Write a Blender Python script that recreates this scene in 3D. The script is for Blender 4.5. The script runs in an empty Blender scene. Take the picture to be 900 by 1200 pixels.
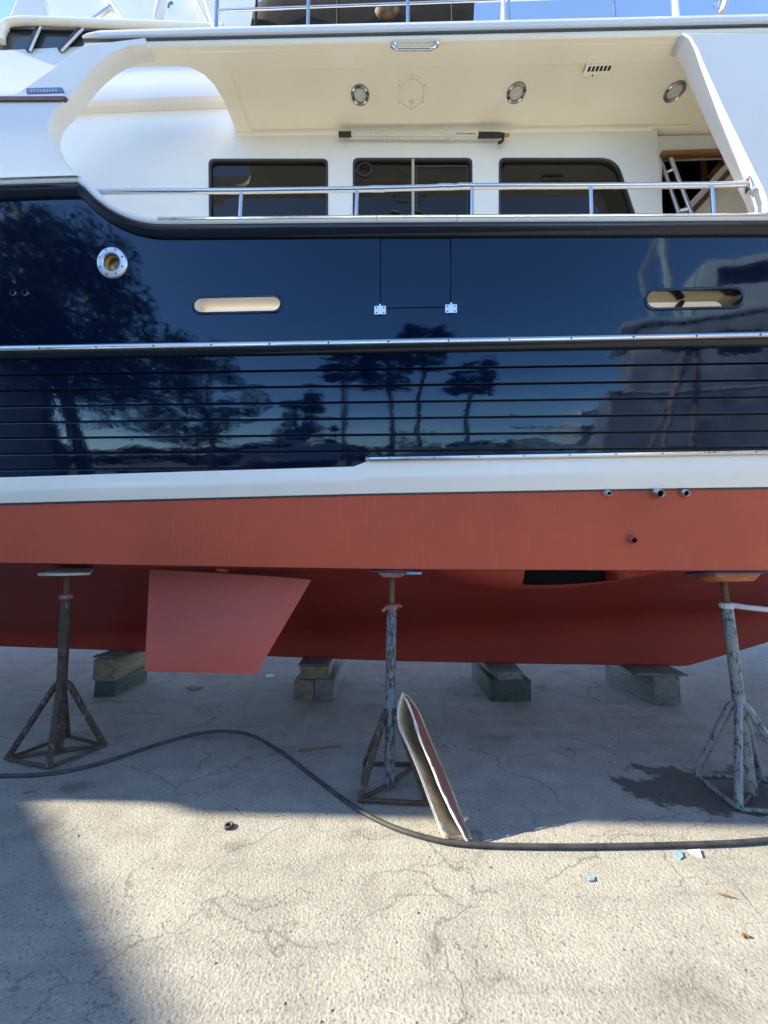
import bpy, bmesh, math, random
from mathutils import Vector, Matrix, noise
random.seed(7)
R = math.radians
scene = bpy.context.scene
C = scene.collection

# ------------------------------------------------------------------ camera
CAM_H, PITCH, FPX = 1.6, R(5.0), 450.0
YAW = R(2.0)                       # the yacht lies turned by this much
cd = bpy.data.cameras.new('camera'); cam = bpy.data.objects.new('camera', cd); C.objects.link(cam)
cd.sensor_fit = 'VERTICAL'; cd.sensor_height = 36.0; cd.lens = 36.0 * FPX / 1200.0
cd.clip_start = 0.05; cd.clip_end = 2000
cam.location = (0, 0, CAM_H); cam.rotation_euler = (R(90) + PITCH, 0, 0)
scene.camera = cam
# ------------------------------------------------------------------ light
SUN_DIR = Vector((2.05, -0.025, -1.0))            # the way the light travels
w = bpy.data.worlds.new('World'); scene.world = w; w.use_nodes = True
nt = w.node_tree; nt.nodes.clear()
sky = nt.nodes.new('ShaderNodeTexSky'); sky.sky_type = 'NISHITA'; sky.sun_disc = False
sky.sun_elevation = math.atan2(1.0, math.hypot(SUN_DIR.x, SUN_DIR.y))
sky.sun_rotation = math.atan2(-SUN_DIR.x, -SUN_DIR.y)
sky.altitude = 3000; sky.air_density = 1.0; sky.dust_density = 0.0; sky.ozone_density = 2.2
bg = nt.nodes.new('ShaderNodeBackground'); bg.inputs['Strength'].default_value = 0.135
wo = nt.nodes.new('ShaderNodeOutputWorld')
nt.links.new(sky.outputs[0], bg.inputs[0]); nt.links.new(bg.outputs[0], wo.inputs[0])
sd = bpy.data.lights.new('sun', 'SUN'); sd.energy = 3.6; sd.angle = R(0.55); sd.color = (1.0, 0.89, 0.72)
sun = bpy.data.objects.new('sun', sd); C.objects.link(sun)
sun.rotation_euler = SUN_DIR.to_track_quat('-Z', 'Y').to_euler()
vs = scene.view_settings
vs.view_transform = 'Standard'; vs.look = 'None'; vs.gamma = 1.0; vs.exposure = 2.22
vs.use_curve_mapping = False

# ------------------------------------------------------------------ materials
def lin(*c):
    return tuple(((v / 255.0) / 12.92 if v / 255.0 <= 0.04045 else ((v / 255.0 + 0.055) / 1.055) ** 2.4) for v in c) + (1.0,)
def rgb(r, g, b): return (r, g, b, 1.0)
class NT:
    def __init__(s, name):
        s.m = bpy.data.materials.new(name); s.m.use_nodes = True
        s.t = s.m.node_tree; s.t.nodes.clear()
        s.out = s.n('ShaderNodeOutputMaterial'); s.b = s.n('ShaderNodeBsdfPrincipled')
        s.l(s.b.outputs[0], s.out.inputs[0])
        tc = s.n('ShaderNodeTexCoord'); s.obj = tc.outputs['Object']
    def n(s, k, **kw):
        x = s.t.nodes.new(k)
        for a, v in kw.items(): setattr(x, a, v)
        return x
    def l(s, a, b): s.t.links.new(a, b)
    def set(s, **kw):
        for k, v in kw.items(): s.b.inputs[k.replace('_', ' ')].default_value = v
    def mapping(s, scale=(1, 1, 1), rot=(0, 0, 0), loc=(0, 0, 0), src=None):
        m = s.n('ShaderNodeMapping'); m.inputs['Scale'].default_value = scale; m.inputs['Rotation'].default_value = rot
        m.inputs['Location'].default_value = loc
        s.l(src or s.obj, m.inputs[0]); return m.outputs[0]
    def noise(s, scale, detail=4, rough=0.55, src=None, dist=0.0):
        x = s.n('ShaderNodeTexNoise'); x.inputs['Scale'].default_value = scale; x.inputs['Detail'].default_value = detail
        x.inputs['Roughness'].default_value = rough; x.inputs['Distortion'].default_value = dist
        s.l(src or s.obj, x.inputs['Vector']); return x.outputs['Fac']
    def voro(s, scale, feature='F1', src=None, rand=1.0, out='Distance'):
        x = s.n('ShaderNodeTexVoronoi', feature=feature); x.inputs['Scale'].default_value = scale
        x.inputs['Randomness'].default_value = rand
        s.l(src or s.obj, x.inputs['Vector']); return x.outputs[out]
    def ramp(s, fac, stops, interp='LINEAR'):
        x = s.n('ShaderNodeValToRGB'); cr = x.color_ramp; cr.interpolation = interp
        while len(cr.elements) < len(stops): cr.elements.new(0.5)
        for e, (p, c) in zip(cr.elements, stops):
            e.position = p; e.color = c if isinstance(c, tuple) else (c, c, c, 1)
        s.l(fac, x.inputs[0]); return x.outputs[0]
    def mix(s, fac, a, b, mode='MIX'):
        x = s.n('ShaderNodeMix', data_type='RGBA', blend_type=mode)
        for i, v in ((0, fac), (6, a), (7, b)):
            if hasattr(v, 'is_linked'): s.l(v, x.inputs[i])
            else: x.inputs[i].default_value = v
        return x.outputs[2]
    def math(s, op, a, b=0.0, clamp=False):
        x = s.n('ShaderNodeMath', operation=op); x.use_clamp = clamp
        for i, v in ((0, a), (1, b)):
            if hasattr(v, 'is_linked'): s.l(v, x.inputs[i])
            else: x.inputs[i].default_value = v
        return x.outputs[0]
    def color(s, c): s.l(c, s.b.inputs['Base Color'])
    def rough(s, c): s.l(c, s.b.inputs['Roughness'])
    def bump(s, h, strength=0.2, dist=0.01, prev=None):
        x = s.n('ShaderNodeBump'); x.inputs['Strength'].default_value = strength; x.inputs['Distance'].default_value = dist
        s.l(h, x.inputs['Height'])
        if prev is not None: s.l(prev, x.inputs['Normal'])
        s.l(x.outputs[0], s.b.inputs['Normal']); return x.outputs[0]

def simple(name, c, rough=0.5, metal=0.0, var=0.0, vscale=6.0, bump=0.0, bscale=40.0, stretch=(1, 1, 1), spec=0.5, rvar=0.0):
    k = NT(name); k.set(Base_Color=c, Roughness=rough, Metallic=metal)
    k.b.inputs['Specular IOR Level'].default_value = spec
    if var or rvar:
        v = k.mapping(stretch)
        f = k.noise(vscale, 5, 0.6, v)
        if var:
            d = tuple(max(0, q * (1 - var)) for q in c[:3]) + (1,); e = tuple(min(1, q * (1 + var)) for q in c[:3]) + (1,)
            k.color(k.ramp(f, [(0.3, d), (0.7, e)]))
        if rvar: k.rough(k.ramp(f, [(0.3, max(0.02, rough - rvar)), (0.7, min(1, rough + rvar))]))
    if bump: k.bump(k.noise(bscale, 3, 0.6, k.mapping(stretch)), bump, 0.004)
    return k.m

M = {}
def gelcoat(name, c, rough):
    k = NT(name); k.set(Roughness=rough); k.b.inputs['Coat Weight'].default_value = 0.15; k.b.inputs['Coat Roughness'].default_value = 0.08
    f = k.noise(1.6, 6, 0.65); g = k.noise(3.0, 5, 0.7, k.mapping((6, 6, 0.5)))
    a = k.ramp(f, [(0.3, tuple(q * 0.93 for q in c[:3]) + (1,)), (0.65, c)])
    st = k.ramp(g, [(0.62, 0.0), (0.80, 0.22)])
    k.color(k.mix(st, a, (c[0] * 0.72, c[1] * 0.70, c[2] * 0.62, 1)))
    k.bump(k.noise(2.2, 3, 0.5), 0.05, 0.01)
    return k.m
M['white'] = gelcoat('white_gelcoat', rgb(0.77, 0.74, 0.685), 0.28)
M['cream'] = gelcoat('cream_gelcoat', rgb(0.95, 0.885, 0.72), 0.38)
M['offwhite'] = gelcoat('warm_white_gelcoat', rgb(0.92, 0.88, 0.78), 0.32)
M['stripe'] = gelcoat('boot_stripe_white', rgb(0.89, 0.84, 0.74), 0.25)

def navy(name, wob, sx, plank=False):
    k = NT(name); k.set(Roughness=0.03)
    k.b.inputs['IOR'].default_value = 1.52
    k.b.inputs['Specular Tint'].default_value = (0.46, 0.72, 1.0, 1.0)
    c = k.ramp(k.noise(2.0, 5), [(0.3, rgb(0.0010, 0.0042, 0.0165)), (0.7, rgb(0.0014, 0.0056, 0.0210))])
    drip = k.noise(4.0, 6, 0.7, k.mapping((14, 1, 0.35)))
    c = k.mix(k.ramp(drip, [(0.60, 0.0), (0.85, 0.35)]), c, rgb(0.010, 0.016, 0.030))
    dust = k.ramp(k.noise(55, 3, 0.7), [(0.68, 0.0), (0.80, 0.15)])
    c = k.mix(dust, c, rgb(0.03, 0.036, 0.045)); k.color(c)
    k.rough(k.ramp(drip, [(0.35, 0.02), (0.85, 0.09)]))
    b1 = k.bump(k.noise(1.7, 2, 0.5, k.mapping((sx, 1, 1.0))), wob, 0.05)
    b2 = k.bump(k.noise(9, 3, 0.5, k.mapping((0.6, 1, 1.0))), wob * 0.5, 0.006, b1)
    k.bump(k.noise(34, 2, 0.5, k.mapping((0.5, 1, 1.0))), wob * 0.3, 0.0006, b2)
    return k.m
M['navy'] = navy('navy_topside_gloss', 0.07, 0.7)
M['navy_plank'] = navy('navy_plank_gloss', 0.19, 0.45)
M['navy_dark'] = simple('navy_rail_paint', rgb(0.006, 0.010, 0.020), 0.18, var=0.3)

def antifoul(name, c, streak):
    k = NT(name); k.set(Roughness=0.5); k.b.inputs['Specular IOR Level'].default_value = 0.4
    lo = tuple(q * 0.86 for q in c[:3]) + (1,); hi = tuple(q * 1.10 for q in c[:3]) + (1,)
    a = k.ramp(k.noise(1.3, 6, 0.62), [(0.3, lo), (0.7, hi)])
    s1 = k.noise(3.0, 6, 0.7, k.mapping((16, 3, 0.5)))
    a = k.mix(k.ramp(s1, [(0.55, 0.0), (0.82, streak)]), a, rgb(c[0] * 1.35, c[1] * 2.0, c[2] * 2.2))
    s2 = k.noise(2.0, 6, 0.7, k.mapping((22, 3, 0.4), loc=(5, 2, 1)))
    a = k.mix(k.ramp(s2, [(0.62, 0.0), (0.80, streak * 0.9)]), a, rgb(c[0] * 0.6, c[1] * 0.55, c[2] * 0.6))
    pt = k.ramp(k.noise(0.9, 7, 0.7, k.mapping((1, 1, 1.6), loc=(2, 8, 4))), [(0.50, 0.0), (0.54, 0.16), (0.62, 0.05)])
    a = k.mix(pt, a, rgb(c[0] * 0.70, c[1] * 0.72, c[2] * 0.85))
    sc = k.ramp(k.noise(26, 6, 0.75, k.mapping((0.25, 1, 2.2), rot=(0, 0.25, 0))), [(0.70, 0.0), (0.76, 0.30)])
    a = k.mix(sc, a, rgb(c[0] * 1.15, c[1] * 1.7, c[2] * 1.9))
    k.color(a)
    k.bump(k.noise(60, 4, 0.6, k.mapping((1, 1, 0.35))), 0.16, 0.004)
    return k.m
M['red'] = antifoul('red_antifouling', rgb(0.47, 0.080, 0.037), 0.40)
M['red_shaded'] = antifoul('red_antifouling_shaded', rgb(0.24, 0.021, 0.011), 0.14)  # same red paint darkened: shade below the chine put into the colour
M['shell_red'] = antifoul('dull_brown_red_paint', rgb(0.20, 0.062, 0.052), 0.5)
M['red_fin'] = antifoul('red_fin_paint', rgb(0.41, 0.080, 0.054), 0.22)
M['steel'] = simple('polished_stainless', rgb(0.62, 0.63, 0.65), 0.16, 1.0, rvar=0.08, vscale=12)
M['steel_dull'] = simple('dull_stainless', rgb(0.55, 0.55, 0.56), 0.34, 1.0, var=0.15)
M['bronze'] = simple('tarnished_bronze', rgb(0.30, 0.20, 0.12), 0.30, 1.0, var=0.5, vscale=30)
M['grey_line'] = simple('grey_waterline_tape', rgb(0.055, 0.06, 0.065), 0.5, var=0.2)
M['rubber'] = simple('black_rubber', rgb(0.018, 0.018, 0.018), 0.55, var=0.3)
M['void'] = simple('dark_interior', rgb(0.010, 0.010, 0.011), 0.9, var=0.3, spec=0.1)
M['gap'] = simple('black_sealant', rgb(0.008, 0.008, 0.010), 0.5, var=0.2)
def glass(name, c, r):
    k = NT(name); k.set(Roughness=r); k.b.inputs['IOR'].default_value = 1.47
    k.color(k.ramp(k.noise(1.2, 4, 0.6, k.mapping((0.3, 1, 3.0))), [(0.3, tuple(q * 0.6 for q in c[:3]) + (1,)), (0.7, c)]))
    k.bump(k.noise(1.5, 2), 0.02, 0.01); return k.m
M['glass'] = glass('tinted_glass', rgb(0.015, 0.012, 0.009), 0.02)
M['glass_fly'] = glass('grey_tinted_glass', rgb(0.05, 0.055, 0.06), 0.04)
def wood(name, c, c2, scale=3, rough=0.5, stretch=(1, 9, 9)):
    k = NT(name); k.set(Roughness=rough)
    f = k.noise(scale, 6, 0.65, k.mapping(stretch), 0.8)
    g = k.noise(18, 3, 0.6)
    a = k.ramp(f, [(0.28, c2), (0.62, c)])
    k.color(k.mix(k.ramp(g, [(0.6, 0.0), (0.8, 0.22)]), a, tuple(q * 0.5 for q in c2[:3]) + (1,)))
    k.bump(f, 0.25, 0.004); return k.m
M['teak'] = wood('varnished_teak', rgb(0.36, 0.17, 0.06), rgb(0.22, 0.09, 0.03), 5, 0.3)
M['teak_dark'] = wood('weathered_teak_trim', rgb(0.12, 0.05, 0.035), rgb(0.07, 0.03, 0.02), 5, 0.45)
M['timber'] = wood('weathered_timber', rgb(0.20, 0.16, 0.105), rgb(0.085, 0.066, 0.044), 4, 0.85, (5, 0.5, 5))
M['timber_grey'] = wood('grey_timber', rgb(0.155, 0.155, 0.145), rgb(0.06, 0.062, 0.058), 4, 0.85, (5, 0.5, 5))
M['timber_green'] = wood('green_painted_timber', rgb(0.045, 0.065, 0.052), rgb(0.016, 0.024, 0.020), 4, 0.8, (5, 0.5, 5))
M['board_pale'] = wood('pale_plywood', rgb(0.55, 0.50, 0.43), rgb(0.28, 0.24, 0.19), 6, 0.8)
M['board_orange'] = wood('orange_painted_plywood', rgb(0.58, 0.20, 0.08), rgb(0.30, 0.09, 0.035), 6, 0.7)
M['board_purple'] = wood('purple_painted_plywood', rgb(0.10, 0.055, 0.12), rgb(0.04, 0.02, 0.05), 6, 0.7)
M['board_blue'] = wood('blue_painted_board', rgb(0.02, 0.09, 0.32), rgb(0.008, 0.03, 0.10), 6, 0.6)
M['twig'] = wood('dry_twig', rgb(0.25, 0.15, 0.07), rgb(0.10, 0.06, 0.03), 20, 0.8)
def chipped(name, paint, paint2, rust, thr, sc=9):
    k = NT(name); k.set(Roughness=0.6)
    f = k.noise(sc, 8, 0.72, k.mapping((1, 1, 0.45)), 0.4); g = k.noise(4, 5, 0.6)
    rusty = k.ramp(k.noise(28, 6, 0.7), [(0.3, rgb(*(q * 0.45 for q in rust))), (0.7, rgb(*rust))])
    p = k.ramp(g, [(0.35, paint), (0.62, paint2)])
    f = k.math('ADD', k.math('MULTIPLY', f, 0.72), k.math('MULTIPLY', k.noise(7, 4, 0.6, k.mapping((1, 1, 0.4))), 0.28))
    mk = k.ramp(f, [(thr - 0.02, 0.0), (thr + 0.02, 1.0)])
    k.color(k.mix(mk, p, rusty)); k.rough(k.ramp(mk, [(0, 0.42), (1, 0.85)]))
    k.bump(k.math('SUBTRACT', 1.0, mk), 0.6, 0.003); return k.m
M['st_rust'] = chipped('rusty_steel_paint_remnants', rgb(0.07, 0.10, 0.115), rgb(0.17, 0.15, 0.12), (0.070, 0.050, 0.038), 0.44, 34)
M['st_blue'] = chipped('chipped_blue_paint_on_steel', rgb(0.09, 0.17, 0.235), rgb(0.15, 0.20, 0.225), (0.10, 0.075, 0.058), 0.50, 40)
M['st_pale'] = chipped('chipped_pale_blue_paint', rgb(0.13, 0.18, 0.20), rgb(0.23, 0.23, 0.21), (0.095, 0.07, 0.055), 0.53, 40)
M['rust'] = simple('rusted_steel', rgb(0.075, 0.050, 0.036), 0.8, 0.0, 0.5, 30, 0.4, 80)
M['rod'] = simple('greased_screw_rod', rgb(0.16, 0.10, 0.06), 0.55, 0.3, 0.4, 25, 0.5, 120, (0.3, 0.3, 3))
M['handle_red'] = simple('faded_red_iron', rgb(0.24, 0.09, 0.075), 0.6, 0.0, 0.35, 30)
M['pipe_pale'] = simple('pale_painted_pipe', rgb(0.45, 0.46, 0.45), 0.55, 0, 0.2, 10)
M['lamp'] = simple('frosted_lens', rgb(0.55, 0.56, 0.52), 0.35, 0, 0.1, 60)
M['chrome_dark'] = simple('shadowed_chrome', rgb(0.30, 0.29, 0.28), 0.12, 1.0, rvar=0.05)
M['canvas'] = simple('dark_brown_canvas', rgb(0.018, 0.014, 0.008), 0.85, 0, 0.4, 5, 0.3, 160, spec=0.2)
M['tan'] = simple('tan_leather', rgb(0.12, 0.075, 0.04), 0.7, 0, 0.8, 22)
M['plaque'] = simple('blue_grey_plaque', rgb(0.10, 0.16, 0.30), 0.3, 0, 0.15, 30)
M['plaque_mark'] = simple('pale_plaque_lettering', rgb(0.35, 0.40, 0.50), 0.4, 0, 0.1, 30)
M['alu'] = simple('white_pole', rgb(0.72, 0.70, 0.64), 0.35, 0, 0.06, 30)
M['grip'] = simple('black_grip', rgb(0.02, 0.02, 0.02), 0.6, 0, 0.3, 60, 0.3, 200)
M['brass'] = simple('yellow_tip', rgb(0.45, 0.30, 0.08), 0.5, 0, 0.2, 60)
M['gasket'] = simple('window_gasket', rgb(0.03, 0.03, 0.03), 0.5, 0, 0.2)
M['alu_frame'] = simple('pale_window_bar', rgb(0.48, 0.43, 0.33), 0.4, 0, 0.1)
M['hose'] = simple('dusty_black_hose', rgb(0.042, 0.041, 0.040), 0.62, 0, 0.6, 10, 0.3, 150)
M['frp'] = simple('raw_fibreglass', rgb(0.34, 0.27, 0.17), 0.8, 0, 0.45, 9, 0.8, 60)
M['frp_edge'] = simple('torn_white_laminate', rgb(0.66, 0.61, 0.54), 0.8, 0, 0.25, 40, 0.5, 150)
M['frp_pale'] = simple('lilac_grey_laminate', rgb(0.36, 0.32, 0.33), 0.7, 0, 0.3, 20, 0.4, 90)
M['paper'] = simple('white_scrap', rgb(0.58, 0.56, 0.52), 0.8, 0, 0.2, 40)
M['scrap_blue'] = simple('blue_plastic_scrap', rgb(0.22, 0.36, 0.45), 0.6, 0, 0.35, 60)
M['stone'] = simple('pebble', rgb(0.20, 0.19, 0.17), 0.9, 0, 0.5, 3)
M['leaf'] = simple('dark_green_leaves', rgb(0.028, 0.046, 0.020), 0.6, 0, 0.5, 0.8)
M['palm'] = simple('palm_fronds', rgb(0.034, 0.046, 0.024), 0.55, 0, 0.4, 0.8)
M['bark'] = simple('grey_bark', rgb(0.11, 0.09, 0.07), 0.9, 0, 0.4, 3, 0.6, 12)
M['shed'] = simple('grey_corrugated_wall', rgb(0.42, 0.42, 0.40), 0.6, 0, 0.15, 2)
M['shed_roof'] = simple('galvanised_roof', rgb(0.38, 0.39, 0.40), 0.45, 0.3, 0.2, 2)
M['hull_grey'] = simple('weathered_grey_hull', rgb(0.40, 0.39, 0.38), 0.45, 0, 0.5, 1.2)
M['gantry'] = simple('pale_rust_steel', rgb(0.50, 0.32, 0.26), 0.7, 0, 0.4, 6)
M['hull_white'] = simple('white_hull', rgb(0.70, 0.70, 0.68), 0.3, 0, 0.06, 2)
M['antifoul_brown'] = simple('brown_antifouling', rgb(0.20, 0.08, 0.055), 0.7, 0, 0.3, 3)

def ground_mat():
    k = NT('weathered_concrete'); k.set(Roughness=0.92); k.b.inputs['Specular IOR Level'].default_value = 0.2
    P = k.obj
    big = k.noise(0.55, 6, 0.62); mid = k.noise(4.5, 6, 0.68); fine = k.noise(85, 4, 0.8)
    base = k.ramp(big, [(0.28, rgb(0.283, 0.273, 0.230)), (0.5, rgb(0.350, 0.339, 0.286)), (0.72, rgb(0.402, 0.390, 0.330))])
    base = k.mix(k.ramp(mid, [(0.32, 0.42), (0.58, 0.0)]), base, rgb(0.20, 0.182, 0.155))
    base = k.mix(k.ramp(fine, [(0.30, 0.75), (0.50, 0.0)]), base, rgb(0.14, 0.128, 0.11))
    base = k.mix(k.ramp(fine, [(0.55, 0.0), (0.75, 0.5)]), base, rgb(0.56, 0.53, 0.47))
    pits = k.ramp(k.noise(48, 5, 0.7, k.mapping(loc=(2, 5, 0))), [(0.31, 0.75), (0.38, 0.0)])
    base = k.mix(pits, base, rgb(0.10, 0.092, 0.08))
    strk = k.noise(2.2, 6, 0.65, k.mapping((0.5, 3.5, 1), loc=(4, 4, 0)))
    base = k.mix(k.ramp(strk, [(0.50, 0.0), (0.66, 0.40)]), base, rgb(0.20, 0.19, 0.17))
    # dark aggregate and pale chips
    sp = k.voro(70, 'F1'); spc = k.voro(70, 'F1', out='Color')
    sep = k.n('ShaderNodeSeparateColor'); k.l(spc, sep.inputs[0])
    dk = k.math('MULTIPLY', k.ramp(sp, [(0.26, 1.0), (0.38, 0.0)]), k.ramp(sep.outputs[0], [(0.80, 0.0), (0.95, 0.6)]))
    lt = k.math('MULTIPLY', k.ramp(sp, [(0.26, 1.0), (0.40, 0.0)]), k.ramp(sep.outputs[1], [(0.82, 0.0), (0.95, 0.35)]))
    base = k.mix(lt, base, rgb(0.62, 0.59, 0.52))
    base = k.mix(dk, base, rgb(0.06, 0.055, 0.05))
    # cracks
    dn = k.n('ShaderNodeTexNoise'); dn.inputs['Scale'].default_value = 3.2; dn.inputs['Detail'].default_value = 6; k.l(P, dn.inputs['Vector'])
    ad = k.n('ShaderNodeVectorMath', operation='MULTIPLY_ADD'); k.l(dn.outputs['Color'], ad.inputs[0])
    ad.inputs[1].default_value = (0.55, 0.55, 0); k.l(P, ad.inputs[2])
    cr = k.voro(0.8, 'DISTANCE_TO_EDGE', k.mapping((0.75, 1.25, 1), loc=(0.6, 0.2, 0), src=ad.outputs[0]))
    cr2 = k.voro(1.9, 'DISTANCE_TO_EDGE', k.mapping((0.45, 1.5, 1), loc=(3.3, 1.7, 0), src=ad.outputs[0]))
    brk = k.ramp(k.noise(1.4, 5, 0.6, k.mapping(loc=(7, 3, 0))), [(0.40, 0.0), (0.48, 1.0)])
    brk2 = k.ramp(k.noise(0.9, 5, 0.6, k.mapping(loc=(1, 9, 0))), [(0.44, 0.0), (0.54, 1.0)])
    c1 = k.math('MULTIPLY', k.ramp(cr, [(0.0, 0.9), (0.0018, 0.55), (0.0045, 0.0)]), brk)
    c2 = k.math('MULTIPLY', k.ramp(cr2, [(0.0, 0.8), (0.005, 0.4), (0.010, 0.0)]), brk2)
    crk = k.math('MAXIMUM', c1, c2)
    base = k.mix(k.math('MULTIPLY', crk, 0.8), base, rgb(0.11, 0.10, 0.085))
    # spill of water under the bow stand and old oil spots: stains with a shape of their own
    def spot(cx, cy, sx, sy, jag, lo, hi, sc=5.0):
        m = k.mapping((1 / sx, 1 / sy, 0), loc=(-cx / sx, -cy / sy, 0))
        ln = k.n('ShaderNodeVectorMath', operation='LENGTH'); k.l(m, ln.inputs[0])
        v = k.math('ADD', ln.outputs['Value'], k.math('MULTIPLY', k.math('SUBTRACT', k.noise(sc, 7, 0.68), 0.5), jag))
        return k.ramp(v, [(lo, 1.0), (hi, 0.0)])
    wet = spot(2.25, 2.68, 0.74, 0.30, 2.2, 0.76, 0.90, 4.0)
    oil = spot(-2.05, 2.70, 0.16, 0.09, 1.4, 0.3, 1.0, 9)
    for a in ((0.205, 1.70, 0.035, 0.055, 1.0, 0.4, 0.95, 30), (-1.95, 2.35, 0.13, 0.10, 1.6, 0.2, 0.95, 9), (0.95, 3.35, 0.22, 0.12, 1.6, 0.2, 1.0, 8),
              (1.15, 1.52, 0.30, 0.16, 2.2, 0.05, 0.9, 14), (-0.8, 2.2, 0.11, 0.07, 1.6, 0.2, 1.0, 12)):
        oil = k.math('MAXIMUM', oil, k.math('MULTIPLY', spot(*a), 0.8))
    base = k.mix(k.math('MULTIPLY', oil, 0.5), base, rgb(0.07, 0.062, 0.052))
    base = k.mix(k.math('MULTIPLY', wet, 0.82), base, rgb(0.040, 0.036, 0.032))
    k.color(base)
    k.rough(k.ramp(wet, [(0, 0.92), (1, 0.72)]))
    grain = k.math('MINIMUM', k.voro(78, 'F1'), 0.8); pitn = k.noise(48, 5, 0.7, k.mapping(loc=(2, 5, 0)))
    h = k.math('SUBTRACT', k.math('ADD', k.math('MULTIPLY', k.noise(82, 3, 0.65), 0.7), k.math('MULTIPLY', mid, 1.0)), k.math('MULTIPLY', crk, 0.3))
    h = k.math('SUBTRACT', h, k.math('MULTIPLY', grain, 0.55))
    h = k.math('SUBTRACT', h, k.math('MULTIPLY', k.ramp(pitn, [(0.30, 1.0), (0.40, 0.0)]), 0.8))
    h = k.math('ADD', h, k.math('MULTIPLY', k.noise(30, 5, 0.75), 0.5))
    k.bump(h, 0.52, 0.007)
    return k.m
M['ground'] = ground_mat()

# ------------------------------------------------------------------ mesh helpers
def link(name, me, mat=None, parent=None, smooth=None):
    o = bpy.data.objects.new(name, me); C.objects.link(o)
    if mat is not None and not me.materials: me.materials.append(M[mat] if isinstance(mat, str) else mat)
    if smooth is not None:
        me.polygons.foreach_set('use_smooth', [True] * len(me.polygons)); me.set_sharp_from_angle(angle=R(smooth))
    if parent is not None: o.parent = parent
    return o
def mesh(name, v, f, mat=None, parent=None, smooth=None, fix=True):
    me = bpy.data.meshes.new(name); me.from_pydata([tuple(p) for p in v], [], f); me.update()
    if fix:
        bm = bmesh.new(); bm.from_mesh(me); bmesh.ops.recalc_face_normals(bm, faces=bm.faces); bm.to_mesh(me); bm.free()
    return link(name, me, mat, parent, smooth)
def tag(o, label, cat, group=None, kind=None):
    o['label'] = label; o['category'] = cat
    if group: o['group'] = group
    if kind: o['kind'] = kind
    return o
def structure(o): o['kind'] = 'structure'; return o
def empty(name, loc=(0, 0, 0), rz=0.0):
    o = bpy.data.objects.new(name, None); C.objects.link(o); o.location = loc; o.rotation_euler = (0, 0, rz); o.empty_display_size = 0.2; return o
def loft_data(rows, close=False, caps=True):
    n = len(rows[0]); v = [p for r in rows for p in r]; f = []
    for i in range(len(rows) - 1):
        for j in range(n if close else n - 1):
            a = i * n + j; b = i * n + (j + 1) % n
            f.append((a, b, b + n, a + n))
    if close and caps: f.append(tuple(range(n))[::-1]); f.append(tuple(range((len(rows) - 1) * n, len(rows) * n)))
    return v, f
def loft(name, rows, mat, parent=None, close=False, caps=True, smooth=40):
    v, f = loft_data(rows, close, caps); return mesh(name, v, f, mat, parent, smooth)
def tube_rows(pts, rad, seg=10, rads=None):
    pts = [Vector(p) for p in pts]; rows = []
    up = Vector((0, 0, 1)); t0 = (pts[1] - pts[0]).normalized()
    if abs(t0.dot(up)) > 0.9: up = Vector((1, 0, 0))
    nrm = (up - t0 * up.dot(t0)).normalized()
    for i, p in enumerate(pts):
        t = (pts[min(i + 1, len(pts) - 1)] - pts[max(i - 1, 0)]).normalized()
        nrm = (nrm - t * nrm.dot(t)).normalized(); bn = t.cross(nrm)
        r = rads[i] if rads else rad
        rows.append([p + nrm * (r * math.cos(2 * math.pi * k / seg)) + bn * (r * math.sin(2 * math.pi * k / seg)) for k in range(seg)])
    return rows
def tube(name, pts, rad, mat, parent=None, seg=10, rads=None):
    return loft(name, tube_rows(pts, rad, seg, rads), mat, parent, True, True, 50)
def tubes(name, paths, rad, mat, parent=None, seg=8):
    V, F = [], []
    for p in paths:
        v, f = loft_data(tube_rows(p, rad, seg), True, True); o = len(V); V += v; F += [tuple(i + o for i in q) for q in f]
    return mesh(name, V, F, mat, parent, 50)
def spline(pts, n=8):
    pts = [Vector(p) for p in pts]; out = []
    for i in range(len(pts) - 1):
        p0, p1, p2, p3 = pts[max(i - 1, 0)], pts[i], pts[i + 1], pts[min(i + 2, len(pts) - 1)]
        for k in range(n):
            t = k / n
            out.append(0.5 * ((2 * p1) + (p2 - p0) * t + (2 * p0 - 5 * p1 + 4 * p2 - p3) * t * t + (3 * p1 - p0 - 3 * p2 + p3) * t ** 3))
    out.append(pts[-1]); return out
def box(name, lo, hi, mat, parent=None, bevel=0.004, mtx=None, jitter=0.0):
    bm = bmesh.new(); bmesh.ops.create_cube(bm, size=1.0)
    c = [(a + b) / 2 for a, b in zip(lo, hi)]; s = [b - a for a, b in zip(lo, hi)]
    for v in bm.verts:
        v.co = Vector((c[i] + v.co[i] * s[i] + random.uniform(-jitter, jitter) for i in range(3)))
    if bevel: bmesh.ops.bevel(bm, geom=bm.edges[:], offset=bevel, segments=2, affect='EDGES', profile=0.5)
    if mtx is not None: bmesh.ops.transform(bm, matrix=mtx, verts=bm.verts)
    me = bpy.data.meshes.new(name); bm.to_mesh(me); bm.free()
    return link(name, me, mat, parent, 40)
def beam(name, a, b, wd, ht, mat, parent=None, bevel=0.003, up=(0, 0, 1)):
    a, b = Vector(a), Vector(b); d = (b - a); L = d.length; d.normalize(); u = Vector(up)
    if abs(d.dot(u)) > 0.95: u = Vector((0, 1, 0))
    s = u.cross(d).normalized(); u = d.cross(s)
    m = Matrix((d, s, u)).transposed().to_4x4(); m.translation = a
    return box(name, (0, -wd / 2, -ht / 2), (L, wd / 2, ht / 2), mat, parent, bevel, m)
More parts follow.
